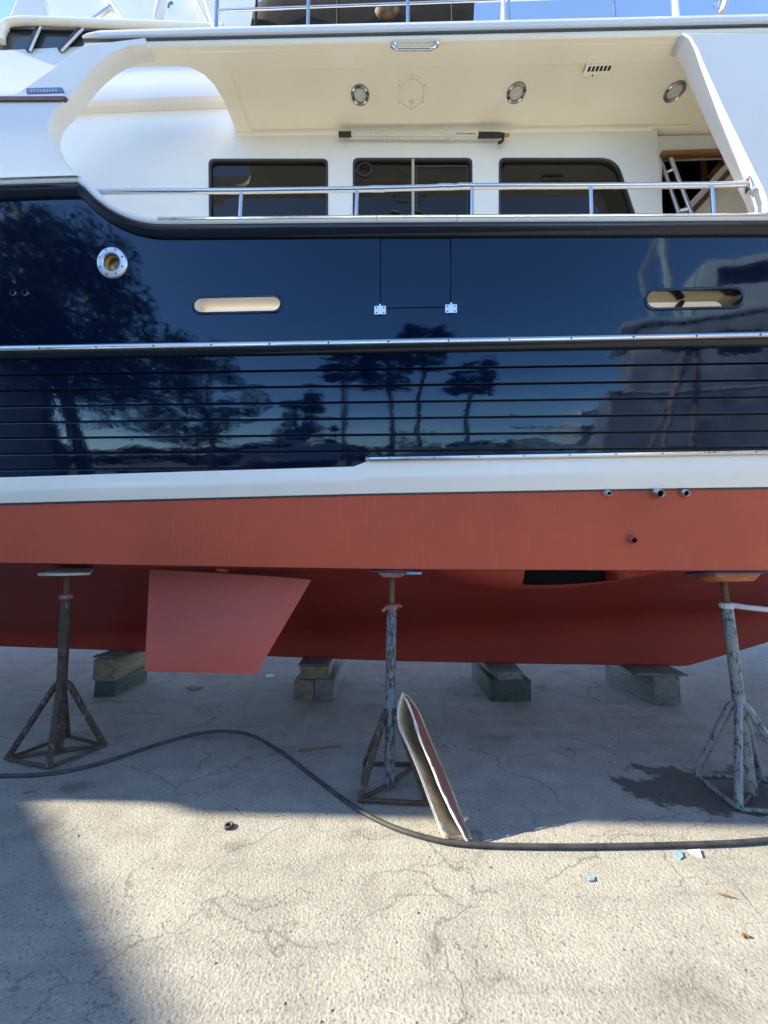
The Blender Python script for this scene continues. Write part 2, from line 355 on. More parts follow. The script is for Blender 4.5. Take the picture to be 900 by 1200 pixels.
def lathe(name, prof, mat, parent=None, seg=28, mtx=None, smooth=35):
    rows = [[Vector((r * math.cos(2 * math.pi * k / seg), r * math.sin(2 * math.pi * k / seg), z)) for k in range(seg)] for r, z in prof]
    v, f = loft_data(rows, True, False)
    if mtx is not None: v = [mtx @ p for p in v]
    return mesh(name, v, f, mat, parent, smooth)
def frame(o, n, u=(0, 0, 1)):
    """matrix whose +Z looks along n, origin o, +Y close to u"""
    n = Vector(n).normalized(); u = Vector(u); u = (u - n * u.dot(n)).normalized(); x = u.cross(n)
    m = Matrix((x, u, n)).transposed().to_4x4(); m.translation = Vector(o); return m

# pixel of the photograph -> yacht coordinates, at a known depth
cp, sp_ = math.cos(PITCH), math.sin(PITCH); cy, sy = math.cos(YAW), math.sin(YAW)
def wray(px, py):
    u = (px - 450) / FPX; v = (600 - py) / FPX
    return Vector((u, cp - v * sp_, sp_ + v * cp))
def lray(px, py):
    d = wray(px, py); return Vector((d.x * cy - d.y * sy, d.x * sy + d.y * cy, d.z))
def G(px, py, z=0.0):
    d = wray(px, py); t = (z - CAM_H) / d.z; return Vector((d.x * t, d.y * t, z))
def W(px, py, y):
    d = wray(px, py); t = y / d.y; return Vector((d.x * t, y, CAM_H + d.z * t))
def L(px, py, y):
    d = lray(px, py); t = y / d.y; return Vector((d.x * t, y, CAM_H + d.z * t))
def LZ(px, py, z):
    d = lray(px, py); t = (z - CAM_H) / d.z; return Vector((d.x * t, d.y * t, z))
FL = 0.123; FN = math.sqrt(1 + FL * FL)
def yside(z): return 2.6 - FL * (z - 1.465)
def S(px, py):
    d = lray(px, py); t = yside(CAM_H) / (d.y + FL * d.z); p = d * t; p.z += CAM_H; return p
TV = Vector((0, -FL, 1)) / FN; TNRM = Vector((0, -1, -FL)) / FN
def suv(p): return (p.x, (p.z - 1.465) * FN)
def s3(u, v, wv=0.0): return Vector((u, 2.6, 1.465)) + TV * v + TNRM * wv
def to_world(p): return Vector((p.x * cy + p.y * sy, -p.x * sy + p.y * cy, p.z))

def plate(name, outline, holes, fn, t, mat, parent=None, bevel=0.003):
    """flat plate with holes; outline in plate coordinates, fn(u,v,w) -> 3D, w from -t to 0 (0 = front)"""
    cu = bpy.data.curves.new(name, 'CURVE'); cu.dimensions = '2D'; cu.fill_mode = 'BOTH'
    cu.extrude = t / 2 - bevel; cu.bevel_depth = bevel; cu.bevel_resolution = 1; cu.offset = -bevel
    for loop in [outline] + list(holes):
        s = cu.splines.new('POLY'); s.points.add(len(loop) - 1); s.use_cyclic_u = True
        for p, q in zip(s.points, loop): p.co = (q[0], q[1], 0, 1)
    tmp = bpy.data.objects.new('tmp', cu); C.objects.link(tmp)
    dg = bpy.context.evaluated_depsgraph_get()
    me = bpy.data.meshes.new_from_object(tmp.evaluated_get(dg)); bpy.data.objects.remove(tmp); bpy.data.curves.remove(cu)
    me.materials.clear()
    for v in me.vertices: v.co = fn(v.co.x, v.co.y, v.co.z - t / 2)
    bm = bmesh.new(); bm.from_mesh(me); bmesh.ops.remove_doubles(bm, verts=bm.verts, dist=1e-5)
    bmesh.ops.recalc_face_normals(bm, faces=bm.faces); bm.to_mesh(me); bm.free()
    me.name = name
    return link(name, me, mat, parent)
def vplane(y): return lambda u, v, wv: Vector((u, y - wv, v))
def xz(p): return (p.x, p.z)
def rounded(pts, rads, n=6):
    """round the corners of a polygon of 2D points"""
    out = []; N = len(pts)
    for i in range(N):
        p = Vector(pts[i]); a = Vector(pts[i - 1]); b = Vector(pts[(i + 1) % N]); r = rads[i] if isinstance(rads, (list, tuple)) else rads
        if r <= 0: out.append(tuple(p)); continue
        da = (a - p).normalized(); db = (b - p).normalized(); ang = da.angle(db)
        k = min(r / math.tan(ang / 2), (a - p).length * 0.49, (b - p).length * 0.49)
        p1 = p + da * k; p2 = p + db * k
        for j in range(n + 1):
            t = j / n; out.append(tuple(p1 * (1 - t) ** 2 + p * (2 * t * (1 - t)) + p2 * t * t))
    return out
def sweep_uv(name, path, prof, fn, mat, parent=None, smooth=40):
    """sweep a profile [(across, out)] along a path of plate coordinates"""
    path = [Vector(p) for p in path]; rows = []
    for i, p in enumerate(path):
        t = (path[min(i + 1, len(path) - 1)] - path[max(i - 1, 0)]).normalized(); nn = Vector((-t.y, t.x))
        rows.append([fn(p.x + nn.x * a, p.y + nn.y * a, o) for a, o in prof])
    return loft(name, rows, mat, parent, True, True, smooth)
def lerp_table(tab):
    def f(x):
        if x <= tab[0][0]: return tab[0][1]
        for (a, b), (c, d) in zip(tab, tab[1:]):
            if x <= c: return b + (d - b) * (x - a) / (c - a)
        return tab[-1][1]
    return f

# ================================================================== SETTING
def build_ground():
    v, f = [], []; n = 1
    v = [(-450, -450, 0), (450, -450, 0), (450, 450, 0), (-450, 450, 0)]
    g = mesh('ground', v, [(0, 1, 2, 3)], 'ground'); structure(g)
build_ground()

# ================================================================== YACHT
yacht = empty('motor_yacht', (0, 0, 0), -YAW)
tag(yacht, 'navy blue and white motor yacht with red bottom propped ashore on stands and timbers', 'yacht')
XA, XF = -9.5, 3.3                         # parallel run of the hull; the bow follows
zc = lerp_table([(-9.5, 1.50), (-2.77, 1.484), (-0.09, 1.443), (2.4, 1.436), (6, 1.55), (10, 2.1)])
zboot = lerp_table([(-9.5, 1.78), (-2.75, 1.890), (-1.84, 1.910), (-0.09, 1.947), (1.58, 1.968), (2.39, 1.975), (6, 2.0), (10, 2.05)])
zstripe = lerp_table([(-9.5, 1.95), (-2.74, 2.066), (-1.83, 2.089), (-0.29, 2.124), (2.4, 2.15), (6, 2.18), (10, 2.25)])
zk = lerp_table([(-9.5, 0.57), (-4.54, 0.457), (-2.85, 0.416), (-1.58, 0.381), (-0.15, 0.341), (1.24, 0.327), (3.08, 0.319), (3.95, 0.577), (6.5, 1.35), (8.6, 2.2), (10, 3.0)])
zr = lerp_table([(-9.5, 0.66), (-3.4, 0.70), (-0.6, 0.735), (0.76, 0.785), (2.54, 0.872), (3.67, 0.94), (6.5, 1.42), (8.6, 2.25), (10, 3.05)])
YC = 4.46
def taper(x, z):
    if x <= XF: return 1.0
    ln = 3.9 + 2.4 * max(0, min(1, (z - 0.3) / 3.5)); q = (x - XF) / ln
    return max(0.012, 1 - q ** 2.1)
def bend(x, y, z): return Vector((x, YC - (YC - y) * taper(x, z), z))
BOT = [(2.60, 1.0), (2.70, 0.99), (2.82, 0.968), (3.0, 0.915), (3.2, 0.82), (3.5, 0.61), (3.8, 0.37), (4.02, 0.17), (4.15, 0.05)]
def bottom_section(x):
    c, r, k = zc(x), zr(x), zk(x)
    k = min(k, r - 0.02)
    p = [(yy, r + (c - r) * q) for yy, q in BOT]
    p += [(4.225, r - 0.03 * min(1, (r - k) * 3)), (4.275, r - (r - k) * 0.22), (4.31, r - (r - k) * 0.5), (4.325, k + 0.012), (4.335, k), (YC, k)]
    return p
def hull_z(x, y):
    p = bottom_section(x)
    for (a, b), (c, d) in zip(p, p[1:]):
        if a <= y <= c: return b + (d - b) * (y - a) / (c - a)
    return p[0][1]
def mir(p): return Vector((p.x, 2 * YC - p.y, p.z))
XS = [XA, -8, -6.5, -5, -4.5, -4, -3.5, -3, -2.5, -2, -1.5, -1, -0.5, 0, 0.5, 1, 1.5, 2, 2.5, 3.0, 3.1, 3.3, 3.6, 3.95, 4.4, 5, 5.6, 6.2, 6.8, 7.4, 8.0, 8.5, 9.0, 9.4]
rows = []
for x in XS:
    q = [bend(x, a, b) for a, b in bottom_section(x)]
    rows.append(q + [mir(p) for p in q[-2::-1]])
loft('hull_bottom', rows, 'red_shaded', yacht, False, False, 32)
for flip in (False, True):
    g = (lambda p: mir(p)) if flip else (lambda p: p)
    rr, rn = [], []
    for x in XS:
        rr.append([g(bend(x, yside(z), z)) for z in (zc(x), zc(x) * 0.66 + zboot(x) * 0.34, zc(x) * 0.33 + zboot(x) * 0.67, zboot(x))])
        rn.append([g(bend(x, yside(z) + 0.018, z)) for z in (zboot(x) + 0.001, zstripe(x), 2.5, 2.95)])
    loft('hull_side_band', rr, 'red', yacht, False, False, 30)
    loft('hull_side_backing', rn, 'navy_dark', yacht, False, False, 30)
# transom
tr = [Vector((XA, a, b)) for a, b in bottom_section(XA)] ; tr = tr + [mir(p) for p in tr[-2::-1]]
tr = [mir(p) for p in [Vector((XA, yside(3.98), 3.98))]] + [Vector((XA, yside(3.98), 3.98))] + tr
mesh('transom', [p + Vector((-0.004, 0, 0)) for p in tr], [tuple(range(len(tr)))], 'navy', yacht)

# planked band: every strake a piece of its own
XP = [XA + (XF - XA) * i / 26 for i in range(27)]
for kx in range(8):
    z1 = 2.862 - 0.1062 * kx; z0 = z1 - 0.1062
    rows = []
    for x in XP:
        pr = [(z0 + 0.0028, -0.016), (z0 + 0.0028, 0.004), (z0 + 0.0050, 0.0105), (z0 + 0.0085, 0.0125), (z0 + 0.053, 0.0128), (z0 + 0.0978, 0.0125), (z0 + 0.1010, 0.0105), (z0 + 0.1030, 0.004), (z0 + 0.1030, -0.016)]
        wv = 0.0016 * noise.noise(Vector((x * 0.9, kx * 3.1, 0)))
        rows.append([Vector((x, yside(z), z)) + TNRM * (o + (wv if o > 0 else 0)) for z, o in pr])
    loft('plank', rows, 'navy_plank', yacht, True, True, 9)
# boot stripe, convex, with grey line below
XT = [XA, -7, -5, -4, -3, -2.5, -2, -1.5, -1, -0.6, -0.29, -0.19, 0, 0.5, 1, 1.5, 2, 2.5, XF]
def ztop(x): return zstripe(x) if x <= -0.29 else (zstripe(x) + 0.036 if x >= -0.19 else zstripe(x) + 0.36 * (x + 0.29))
rows = []
for x in XT:
    a, b = zboot(x), ztop(x); h = b - a
    pr = [(a, -0.01), (a + 0.002, 0.012), (a + 0.25 * h, 0.024), (a + 0.42 * h, 0.031), (a + 0.50 * h, 0.032), (a + 0.75 * h, 0.027), (a + 0.97 * h, 0.0195), (b, 0.016), (b, -0.01)]
    rows.append([Vector((x, yside(z), z)) + TNRM * o for z, o in pr])
loft('boot_stripe', rows, 'stripe', yacht, True, True, 14)
rows = []
for x in XT:
    a = zboot(x)
    rows.append([Vector((x, yside(z), z)) + TNRM * o for z, o in [(a - 0.012, -0.004), (a - 0.012, 0.004), (a - 0.001, 0.010), (a - 0.001, -0.004)]])
loft('waterline_strip', rows, 'grey_line', yacht, True, True, 30)
rows = []
for x in [-0.21, -0.18, 0.3, 1, 1.7, 2.5, XF]:
    b = ztop(max(x, -0.19)) - 0.002; e = 0.3 if x < -0.2 else 1
    rows.append([Vector((x, yside(z), z)) + TNRM * o for z, o in [(b, 0.006), (b, 0.03 * e + .012), (b + 0.010, 0.036 * e + .01), (b + 0.022, 0.034 * e + .01), (b + 0.030, 0.024), (b + 0.030, 0.006)]])
gs = loft('guard_strip', rows, 'steel', yacht, True, True, 30)
# rub rail with stainless strip and its screws
def zrub(x): return 2.898
def run(name, prof, mat, xs=(XA, -4, -2, 0, 2, XF), zf=zrub, parent=yacht):
    rows = [[Vector((x, yside(zf(x)), zf(x))) + TV * a + TNRM * o for a, o in prof] for x in xs]
    return loft(name, rows, mat, parent, True, True, 40)
rr = run('rub_rail', [(-0.044, -0.01), (-0.043, 0.018), (-0.034, 0.038), (-0.016, 0.052), (0.006, 0.057), (0.028, 0.052), (0.044, 0.036), (0.052, 0.016), (0.053, -0.01)], 'navy_dark')
st = run('rub_strip', [(0.002, 0.050), (0.001, 0.062), (0.012, 0.066), (0.026, 0.062), (0.040, 0.050), (0.045, 0.038), (0.030, 0.04)], 'steel')
sm = None
def screw(p, n, r, parent, name='screw', mat='steel_dull'):
    return lathe(name, [(0.0001, 0.0025), (r * 0.7, 0.002), (r, 0.0), (r, -0.003)], mat, parent, 8, frame(p, n))
for i in range(15):
    x = -2.75 + i * 0.385
    screw(s3(x, (zrub(x) - 1.465) * FN + 0.014, 0.0665), (0, -1, -0.1), 0.006, st, mat='gap')
for i in range(11):
    x = -0.05 + i * 0.29
    screw(s3(x, (ztop(x) + 0.012 - 1.465) * FN, 0.0465), (0, -1, -0.1), 0.005, gs, mat='gap')

# bulwark (upper topside) with gate, hawse slots and porthole
cap_px = [(-700, 226), (-300, 224), (0, 222), (60, 220), (98, 219), (108, 226), (120, 238), (136, 250), (155, 259.5), (172, 264.5), (192, 267), (240, 267), (450, 265), (700, 264), (900, 263), (1080, 263)]
cap_uv = [suv(S(*p)) for p in cap_px]
cap_uv[0] = (XA, cap_uv[1][1]); cap_uv[-1] = (XF, cap_uv[-1][1])
def smooth_uv(pts, n=4):
    return [(p.x, p.y) for p in spline([Vector((a, b, 0)) for a, b in pts], n)]
cap_path = cap_uv[:5] + smooth_uv(cap_uv[4:12], 4)[1:] + cap_uv[12:]
low = (2.945 - 1.465) * FN
def stadium(x0, x1, y0, y1, n=8):
    r = (y1 - y0) / 2; cyy = (y0 + y1) / 2; out = []
    for i in range(n + 1):
        a = math.pi / 2 + math.pi * i / n; out.append((x0 + r + r * math.cos(a), cyy + r * math.sin(a)))
    for i in range(n + 1):
        a = -math.pi / 2 + math.pi * i / n; out.append((x1 - r + r * math.cos(a), cyy + r * math.sin(a)))
    return out
def px_rect(x0, y0, x1, y1):
    a = suv(S(x0, y1)); b = suv(S(x1, y0)); return a[0], b[0], a[1], b[1]
slotA = stadium(*px_rect(227, 346.5, 329, 367)); slotB = stadium(*px_rect(757, 338, 871, 362))
pc = suv(S(132, 308.5)); pr_ = 0.088
port = [(pc[0] + pr_ * math.cos(2 * math.pi * i / 28), pc[1] + pr_ * math.sin(2 * math.pi * i / 28)) for i in range(28)]
dl, dr = suv(S(445.5, 361))[0], suv(S(528.5, 361))[0]; db = suv(S(487, 361))[1]; dtop = 2.213 - 0.0
ctop = min(b + (d - b) * (u - a) / (c - a) for u in (dl, dr) for (a, b), (c, d) in zip(cap_path, cap_path[1:]) if a <= u <= c) - 0.020
door_hole = [(dl, db), (dr, db), (dr, ctop), (dl, ctop)]
gap = 0.005
topo = [(u, v - 0.012) for u, v in cap_path]
plate('upper_topside', [(XA, low), (XF, low)] + topo[::-1], [slotA, slotB, port, door_hole], s3, 0.03, 'navy', yacht, 0.002)
gate = plate('bulwark_gate', [(dl + gap, db + gap), (dr - gap, db + gap), (dr - gap, ctop - 0.002), (dl + gap, ctop - 0.002)], [], lambda u, v, wv: s3(u, v, wv - 0.0015), 0.026, 'navy', yacht, 0.002)
plate('gate_seal', [(dl - .03, db - .03), (dr + .03, db - .03), (dr + .03, ctop), (dl - .03, ctop)], [], lambda u, v, wv: s3(u, v, wv - 0.032), 0.008, 'gap', yacht, 0.001)
for hx in (dl, dr):
    hg = empty('hinge'); hg.parent = yacht
    c0 = (hx, db - 0.012)
    for sgn in (-1, 1):
        lf = plate('hinge_leaf', rounded([(c0[0] + sgn * 0.005, c0[1] - 0.028), (c0[0] + sgn * 0.038, c0[1] - 0.028), (c0[0] + sgn * 0.038, c0[1] + 0.028), (c0[0] + sgn * 0.005, c0[1] + 0.028)][::sgn], 0.006), [], lambda u, v, wv: s3(u, v, wv + 0.008), 0.007, 'steel', hg, 0.0015)
    tube('hinge_pin', [s3(c0[0] - 0.0, c0[1] - 0.030, 0.008), s3(c0[0], c0[1] + 0.036, 0.008)], 0.007, 'steel', hg, 8)
    for sgn in (-1, 1):
        for dv in (-0.016, 0.016): screw(s3(c0[0] + sgn * 0.024, c0[1] + dv, 0.009), TNRM, 0.005, hg, mat='gap')
# inner bulwark skin, deck, slot liners
BW = 0.13
plate('bulwark_inner_skin', [(XA, low - 0.1), (XF, low - 0.1)] + topo[::-1], [slotA, slotB], lambda u, v, wv: s3(u, v, wv - BW), 0.02, 'white', yacht, 0.002)
def liner(loop, mat, flange):
    l = empty('hawse_slot'); l.parent = yacht
    cu = sum(p[0] for p in loop) / len(loop); cv = sum(p[1] for p in loop) / len(loop)
    def sc(k, wv):
        return [s3(u + (k if u > cu else -k) * min(1, abs(u - cu) / 0.1), v + k * (v - cv) / 0.05, wv) for u, v in loop]
    loft('slot_liner', [sc(-0.004, 0.0005), sc(-0.006, -0.03), sc(-0.006, -0.09), sc(-0.003, -0.151)], mat, l, True, False, 60)
    if flange:
        loft('slot_flange', [sc(-0.005, -0.002), sc(-0.004, 0.005), sc(0.004, 0.007), sc(0.010, 0.005), sc(0.011, 0.0)], flange, l, True, False, 60)
    return l
liner(slotA, 'white', 'navy'); lb = liner(slotB, 'navy_dark', 'navy')
# the fairlead horn inside the forward slot
hu = suv(S(806, 352)); beam('fairlead_horn', s3(hu[0] - 0.02, hu[1] - 0.05, -0.11), s3(hu[0] + 0.05, hu[1] + 0.05, -0.13), 0.05, 0.03, 'rubber', lb, 0.006)
mesh('side_deck', [(XA, yside(2.8), 2.86), (XF, yside(2.8), 2.86), (XF, YC * 2 - yside(2.8), 2.86), (XA, YC * 2 - yside(2.8), 2.86)], [(0, 1, 2, 3)], 'cream', yacht)
# porthole
po = empty('porthole'); po.parent = yacht; pm = frame(s3(pc[0], pc[1], 0), TNRM)
lathe('porthole_ring', [(0.058, -0.05), (0.056, 0.010), (0.062, 0.016), (0.078, 0.017), (0.098, 0.012), (0.104, 0.004), (0.104, -0.004)], 'steel_dull', po, 36, pm)
lathe('porthole_glass', [(0.0001, -0.035), (0.03, -0.034), (0.059, -0.032)], 'bronze', po, 28, pm)
lathe('porthole_inner_ring', [(0.050, -0.034), (0.050, -0.016), (0.058, -0.012)], 'brass', po, 28, pm)
for i in range(8):
    a = 2 * math.pi * (i + 0.5) / 8; screw(pm @ Vector((0.083 * math.cos(a), 0.083 * math.sin(a), 0.0165)), TNRM, 0.006, po, mat='gap')
for px in (17, 31):
    q = suv(S(px, 344)); lathe('hull_fitting', [(0.0001, 0.004), (0.013, 0.004), (0.015, 0.012), (0.021, 0.014), (0.026, 0.006), (0.026, -0.004)], 'navy', yacht, 18, frame(s3(q[0], q[1], 0), TNRM))
# cap rail: navy moulding, white cap and stainless edge
sweep_uv('cap_moulding', cap_path, [(-0.075, -0.02), (-0.074, 0.010), (-0.062, 0.026), (-0.040, 0.040), (-0.016, 0.048), (-0.010, 0.046), (-0.010, -0.02)], s3, 'navy_dark', yacht)
CAPP = [(-0.0095, -0.16), (-0.0095, 0.050), (-0.004, 0.056), (0.010, 0.058), (0.022, 0.054), (0.030, 0.044), (0.034, 0.02), (0.034, -0.16)]
gl, gr_ = dl - 0.02, dr + 0.03
def seg_path(lo, hi):
    out = []
    def at(u):
        for (a, b), (c, d) in zip(cap_path, cap_path[1:]):
            if a <= u <= c and c > a: return (u, b + (d - b) * (u - a) / (c - a))
    out = [p for p in cap_path if lo < p[0] < hi]
    return [at(lo)] + out + [at(hi)]
for lo, hi in ((XA + .001, gl - 0.002), (gl + 0.002, gr_ - 0.002), (gr_ + 0.002, XF - .001)):
    sweep_uv('cap_rail', seg_path(lo, hi), CAPP, s3, 'white', yacht)
    h2 = [(hi2) for hi2 in (lo, hi)]
for lo, hi in ((XA + .001, suv(S(99, 219))[0]), (suv(S(191, 266))[0], gl - 0.002), (gl + 0.002, gr_ - 0.002), (gr_ + 0.002, XF - .001)):
    sweep_uv('cap_strip', seg_path(lo, hi), [(0.012, 0.05), (0.012, 0.063), (0.020, 0.065), (0.030, 0.058), (0.037, 0.044), (0.030, 0.04)], s3, 'steel', yacht)

# far side of the bulwark and the bow bulwark
zsh = lerp_table([(-9.5, 3.98), (-2.1, 3.98), (-1.6, 3.69), (2.4, 3.62), (3.3, 3.64), (6, 3.95), (10, 4.6)])
xb = [x for x in XS if x >= XF]
for flip in (False, True):
    g = mir if flip else (lambda p: p)
    xs = XS if flip else xb
    loft('bow_bulwark' if not flip else 'far_bulwark', [[g(bend(x, yside(z), z)) for z in (2.93, 3.25, zsh(x))] for x in xs], 'navy', yacht, False, False, 30)
    loft('bow_topside' if not flip else 'far_topside', [[g(bend(x, yside(z), z)) for z in (zstripe(x), 2.5, 2.94)] for x in xs], 'navy', yacht, False, False, 30)
    loft('bow_boot_stripe' if not flip else 'far_boot_stripe', [[g(bend(x, yside(z) - 0.006, z)) for z in (zboot(x) + .002, zstripe(x))] for x in xs], 'stripe', yacht, False, False, 30)
mesh('fore_deck', [bend(x, yside(3.0), 3.0) for x in xb] + [mir(bend(x, yside(3.0), 3.0)) for x in xb[::-1]], [tuple(range(2 * len(xb)))], 'cream', yacht)

# ---- white side plates of the superstructure, flush with the topside
YP = 2.335
def ppts(pts, y=YP): return [xz(L(px, py, y)) for px, py in pts]
arch = [(-420, 219), (98, 216), (88, 204), (75, 189), (63, 172), (56.5, 158), (55.5, 148), (59, 137), (68, 126), (79, 116), (90, 102), (101, 88), (112, 77), (124, 67), (137, 59.5), (152, 54), (170, 51.5), (170, 44), (98, 52.5), (75, 70), (50, 88), (25, 105), (3, 118), (-420, 121)]
wing = plate('wing_plate', ppts(arch), [], vplane(YP), 0.105, 'white', yacht, 0.006)
# cream inside edge of the arch follows its curve
ae = ppts(arch[1:17]); rows = []
tt = L(-420, 119, YP)
plate('teak_trim', ppts([(-420, 122.5), (76, 119.5), (79.5, 116), (77, 114.5), (-420, 117.5)]), [], vplane(YP - 0.012), 0.02, 'teak_dark', yacht, 0.002)
plate('trim_lip', ppts([(-420, 117.2), (77, 114.2), (74, 112.4), (-420, 115.2)]), [], vplane(YP - 0.008), 0.014, 'white', yacht, 0.002)
pq = plate('name_plaque', rounded(ppts([(31.5, 110.5), (76.5, 109), (73, 103), (31, 104)]), 0.006), [], vplane(YP - 0.005), 0.007, 'plaque', yacht, 0.0015)
for i in range(9):
    px = 37 + i * 3.6
    plate('letter_mark', ppts([(px, 108.6), (px + 1.8, 108.5), (px + 1.7, 105.6), (px, 105.7)]), [], vplane(YP - 0.0065), 0.003, 'plaque_mark', pq, 0.0005)
right = [(800, 38.5), (808, 43), (816, 56), (822, 71), (834, 98), (848, 129), (870, 174), (883, 201), (893, 221), (897.5, 233), (898, 246), (892, 259.5), (1080, 259.5), (1080, 38.5)]
plate('forward_side_plate', ppts(right), [], vplane(YP), 0.12, 'white', yacht, 0.008)
mesh('pilothouse_side', [L(1080, 259, YP), L(1080, 38, YP), Vector((7.2, 3.4, 5.0)), Vector((7.9, 3.9, 3.9))], [(0, 1, 2, 3)], 'white', yacht)

# ---- roof over the side deck
def zro(x): return 5.125 - 0.027 * x
ROOF_X0 = L(99, 50, 2.36).x; ROOF_X1 = 4.6
xs_r = [ROOF_X0, ROOF_X0 + 0.03, ROOF_X0 + 0.12, -1.2, -0.5, 0.5, 1.5, 2.5, 3.5, ROOF_X1]
fac = []
for i, x in enumerate(xs_r):
    k = (0.25, 0.6, 0.9)[i] if i < 3 else 1.0
    fac.append([Vector((x, yy, zro(x) + zz * k)) for yy, zz in [(2.48, 0.0), (2.352, 0.0), (2.340, 0.012), (2.336, 0.035), (2.344, 0.066), (2.362, 0.085), (2.48, 0.095)]])
loft('roof_fascia', fac, 'white', yacht, True, True, 35)
loft('fascia_groove', [[Vector((x, yy, zro(x) + zz)) for yy, zz in [(2.40, -0.012), (2.350, -0.012), (2.346, -0.004), (2.350, 0.0005), (2.40, 0.0005)]] for x in xs_r], 'grey_line', yacht, True, True, 35)
loft('roof_border', [[Vector((x, yy, zro(x) + zz)) for yy, zz in [(2.48, -0.045), (2.372, -0.045), (2.362, -0.035), (2.360, -0.012), (2.48, -0.012)]] for x in xs_r], 'cream', yacht, True, True, 35)
def hplane(z0): return lambda u, v, wv: Vector((u, v, z0 - 0.027 * u - wv))   # front face looks down
CE = 5.078
ceil_out = [(-1.365, 3.05), (-1.366, 2.85), (-1.372, 2.70), (-1.395, 2.60), (-1.44, 2.535), (-1.51, 2.495), (-1.62, 2.478), (-1.9, 2.474), (-1.9, 2.40), (ROOF_X1, 2.40), (ROOF_X1, 3.05)]
fld = rounded([(-1.24, 2.93), (-1.24, 2.515), (2.42, 2.515), (2.42, 2.93)], 0.05)
plate('ceiling_border', ceil_out, [fld], hplane(CE), 0.045, 'cream', yacht, 0.005)
plate('ceiling_panel', [(-1.30, 2.98), (-1.30, 2.46), (2.5, 2.46), (2.5, 2.98)], [], hplane(CE + 0.016), 0.02, 'cream', yacht, 0.002)
loft('ceiling_cove', [[Vector((x, yy, CE - 0.027 * x + zz)) for yy, zz in [(2.96, -0.022), (2.946, -0.021), (2.934, -0.012), (2.930, 0.001), (2.96, 0.001)]] for x in (-1.36, 0, 2.1)], 'cream', yacht, True, True, 50)
mesh('upper_deck', [Vector((x, y, 5.17 - 0.027 * x + dz)) for dz in (0, -0.05) for x, y in ((-1.37, 2.47), (4.6, 2.47), (4.6, 6.5), (-1.37, 6.5))], [(0, 1, 2, 3), (4, 5, 6, 7), (0, 1, 5, 4), (1, 2, 6, 5), (2, 3, 7, 6), (3, 0, 4, 7)], 'white', yacht)
def on_ceiling(px, py, dz=0.0):
    p = LZ(px, py, CE)
    for _ in range(4): p = LZ(px, py, CE + dz - 0.027 * p.x)
    return p
CN = Vector((-0.027, 0, -1))
for px, py in ((422, 111), (605, 108.5), (790.5, 107)):
    p = on_ceiling(px, py, 0.016); d = empty('downlight'); d.parent = yacht; m = frame(p, CN, (0, 1, 0))
    lathe('bezel', [(0.046, 0.002), (0.050, 0.012), (0.060, 0.017), (0.069, 0.012), (0.072, 0.001)], 'chrome_dark', d, 32, m)
    lathe('lens', [(0.0001, 0.009), (0.03, 0.008), (0.048, 0.004)], 'lamp', d, 28, m)
p = on_ceiling(482.5, 109, 0.016); hp = empty('inspection_hatch'); hp.parent = yacht; m = frame(p, CN, (0, 1, 0))
lathe('hatch_ring', [(0.095, 0.001), (0.096, 0.006), (0.120, 0.006), (0.123, 0.0)], 'cream', hp, 40, m)
lathe('hatch_lid', [(0.0001, 0.0055), (0.05, 0.0055), (0.092, 0.005), (0.0935, 0.0)], 'cream', hp, 40, m)
lathe('lid_recess', [(0.0001, 0.0065), (0.016, 0.0065), (0.018, 0.0055)], 'lamp', hp, 16, m @ Matrix.Translation((0, 0.055, 0)))
box('lid_latch', (-0.007, 0.036, 0.006), (0.007, 0.066, 0.011), 'cream', hp, 0.002, m)
for i in range(6):
    a = 2 * math.pi * (i + 0.5) / 6; lathe('screw', [(0.0001, 0.0075), (0.004, 0.0065)], 'gap', hp, 8, m @ Matrix.Translation((0.108 * math.cos(a), 0.108 * math.sin(a), 0)))
# grab handle
a, b = on_ceiling(461, 53, -0.005), on_ceiling(511, 52, -0.005); gh = empty('grab_handle'); gh.parent = yacht
dn = Vector((0, -0.012, -0.05))
tube('handle_bar', spline([a, a + dn * 0.4 + Vector((0.004, 0, 0)), a + dn * 0.9 + Vector((0.03, 0, 0)), a + dn + Vector((0.06, 0, 0)), b + dn - Vector((0.06, 0, 0)), b + dn * 0.9 - Vector((0.03, 0, 0)), b + dn * 0.4 - Vector((0.004, 0, 0)), b], 5), 0.011, 'steel', gh, 10)
for q in (a, b): lathe('handle_foot', [(0.0001, 0.012), (0.016, 0.010), (0.021, 0.002)], 'steel', gh, 16, frame(q, (0, 0, -1), (0, 1, 0)))
# louvred vent
p = on_ceiling(703, 75, 0.012); vt = empty('ceiling_vent'); vt.parent = yacht; m = frame(p, (0.0, -0.12, -1), (0, 1, 0))
cells = []
for i in range(6):
    for j in range(2):
        x0 = -0.084 + i * 0.0285; y0 = -0.038 + j * 0.040; cells.append([(x0, y0), (x0 + 0.020, y0), (x0 + 0.020, y0 + 0.030), (x0, y0 + 0.030)])
plate('vent_grille', rounded([(-0.1, -0.052), (0.1, -0.052), (0.1, 0.056), (-0.1, 0.056)], 0.016), cells, lambda u, v, wv: m @ Vector((u, v, wv + 0.017)), 0.006, 'cream', vt, 0.001)
box('vent_back', (-0.094, -0.046, -0.02), (0.094, 0.05, 0.008), 'gasket', vt, 0.002, m)
lathe('vent_knob', [(0.0001, 0.036), (0.005, 0.034), (0.006, 0.028)], 'grip', vt, 8, m @ Matrix.Translation((0.03, 0.051, -0.012)))

